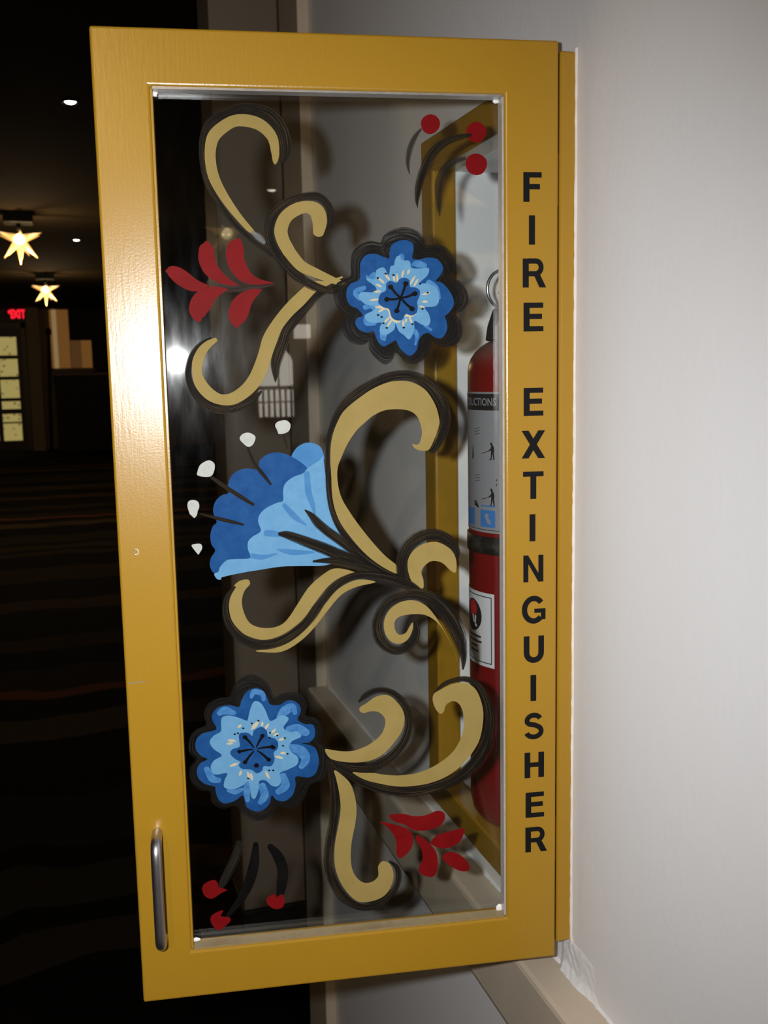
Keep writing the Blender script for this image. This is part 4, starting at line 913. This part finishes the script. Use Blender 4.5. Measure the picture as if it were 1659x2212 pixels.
downlight(-0.306, 4.755, 'bright recessed spot in the ceiling above the star lamps')
downlight(-0.241, 10.115, 'recessed spot in the ceiling between the two star lamps', 0.028)
downlight(-0.813, -7.017, 'recessed spot behind the photographer, mirrored in the glass', 0.03)
# exit sign
ex = empty('exit_sign', (-1.31, 20.95, 2.56)); tag(ex, 'red lit EXIT sign above the far door', 'exit sign')
boxes('housing', [(-.19, .17, -.02, .05, -.02, .30)], 'door_brown', ex, bevel=.006)
xo = -.10
for i, ch in enumerate('EXIT'):
    vs, fs, tw, th = text_mesh(ch, .3, .012); k = .175 / th
    mesh_obj('letter_' + ch.lower(), [(-.075 + i * .066 + a * k * .62, -.0215, .135 + b * k) for a, b in vs], fs, 'exit_red', ex)
mesh_obj('arrow', [(-.165, -.0215, .175), (-.125, -.0215, .225), (-.125, -.0215, .19), (-.105, -.0215, .19), (-.105, -.0215, .16), (-.125, -.0215, .16), (-.125, -.0215, .125)], [(0, 1, 2, 3, 4, 5, 6)], 'exit_red', ex)
# far door with lit stained panes
d1 = empty('door_1', (-1.75, 20.97, 0)); struct(d1, 'brown far door with a column of lit yellowish stained-glass panes', 'door')
rows_z = [(1.89, 2.25), (1.475, 1.82), (1.05, 1.41), (.83, .985), (.575, .735), (.20, .545)]
cols = [(-.39, -.04), (.05, .40)]
zz = [0.0] + [v for r in reversed(rows_z) for v in r] + [2.42]
bl = [(-.50, -.39, -.05, .03, 0, 2.42), (-.04, .05, -.05, .03, 0, 2.42), (.40, .50, -.05, .03, 0, 2.42)]
for k in range(0, len(zz), 2): bl += [(-.39, -.04, -.05, .03, zz[k], zz[k + 1]), (.05, .40, -.05, .03, zz[k], zz[k + 1])]
boxes('door_leaf', bl, 'door_brown', d1)
boxes('door_casing', [(-.62, -.50, -.08, .03, 0, 2.52), (.50, .58, -.08, .03, 0, 2.52), (-.62, .58, -.08, .03, 2.42, 2.52)], 'brown_wood', d1)
for z0, z1 in rows_z:
    for c0, c1 in cols: boxes('pane', [(c0, c1, -.02, -.01, z0, z1)], 'stained_pane', d1)
tag(boxes('square_column', [(-1.14, -.90, 20.5, 20.99, 0, CEIL)], 'hall_wall_light', bevel=.01), 'tan square column beside the far lit door', 'column')
# lit openings right of the column
o = empty('window_3', (0, 20.97, 0)); struct(o, 'tall warm-lit window with a pale post right of the tan column', 'window')  # lit room beyond is painted as emission on a flat panel
boxes('pane', [(-.74, -.34, -.01, 0, 1.62, 2.78)], 'window_orange', o); boxes('post', [(-.655, -.57, -.06, -.015, 1.62, 2.78)], 'window_pale', o)
boxes('mullion', [(-.76, -.70, -.05, -.012, 1.5, 2.78)], 'hall_wall_light', o); boxes('sill', [(-.78, .12, -.05, .0, 1.55, 1.62)], 'counter_edge', o)
o = empty('window_4', (0, 20.97, 0)); struct(o, 'low dim orange window above the dark counter', 'window')
boxes('pane', [(-.33, -.12, -.01, 0, 1.62, 2.17)], 'window_dim', o); boxes('pane', [(-.12, .08, -.01, 0, 1.62, 2.17)], 'window_orange', o)
boxes('dark_panel', [(-.34, 1.0, -.03, -.012, 2.17, CEIL), (.08, 1.0, -.03, -.012, 1.5, 2.17)], 'counter_dark', o)
ct = empty('counter', (-.1, 20.3, 0)); tag(ct, 'black high counter standing in front of the far orange windows', 'counter')
boxes('front_panel', [(-.56, 1.4, -.3, .3, 0, 1.47)], 'counter_dark', ct, bevel=.01); boxes('counter_top', [(-.59, 1.43, -.34, .34, 1.47, 1.52)], 'counter_edge', ct, bevel=.008)
cs = empty('coat_stand', (-.80, 20.2, 0)); tag(cs, 'slim dark upright stand between the tan column and the counter', 'stand')
tube('post', [(0, 0, 0.03), (.03, 0, 1.2), (.08, 0, 2.28)], .03, 'counter_dark', cs); lathe('base', [(0, .05), (.04, .05), (.12, .015), (.12, 0), (0, 0)], 'counter_dark', cs, 24)
lathe('top_knob', [(0, 2.24), (.045, 2.25), (.06, 2.30), (.045, 2.38), (0, 2.40)], 'counter_dark', cs, 16, (.08, 0))
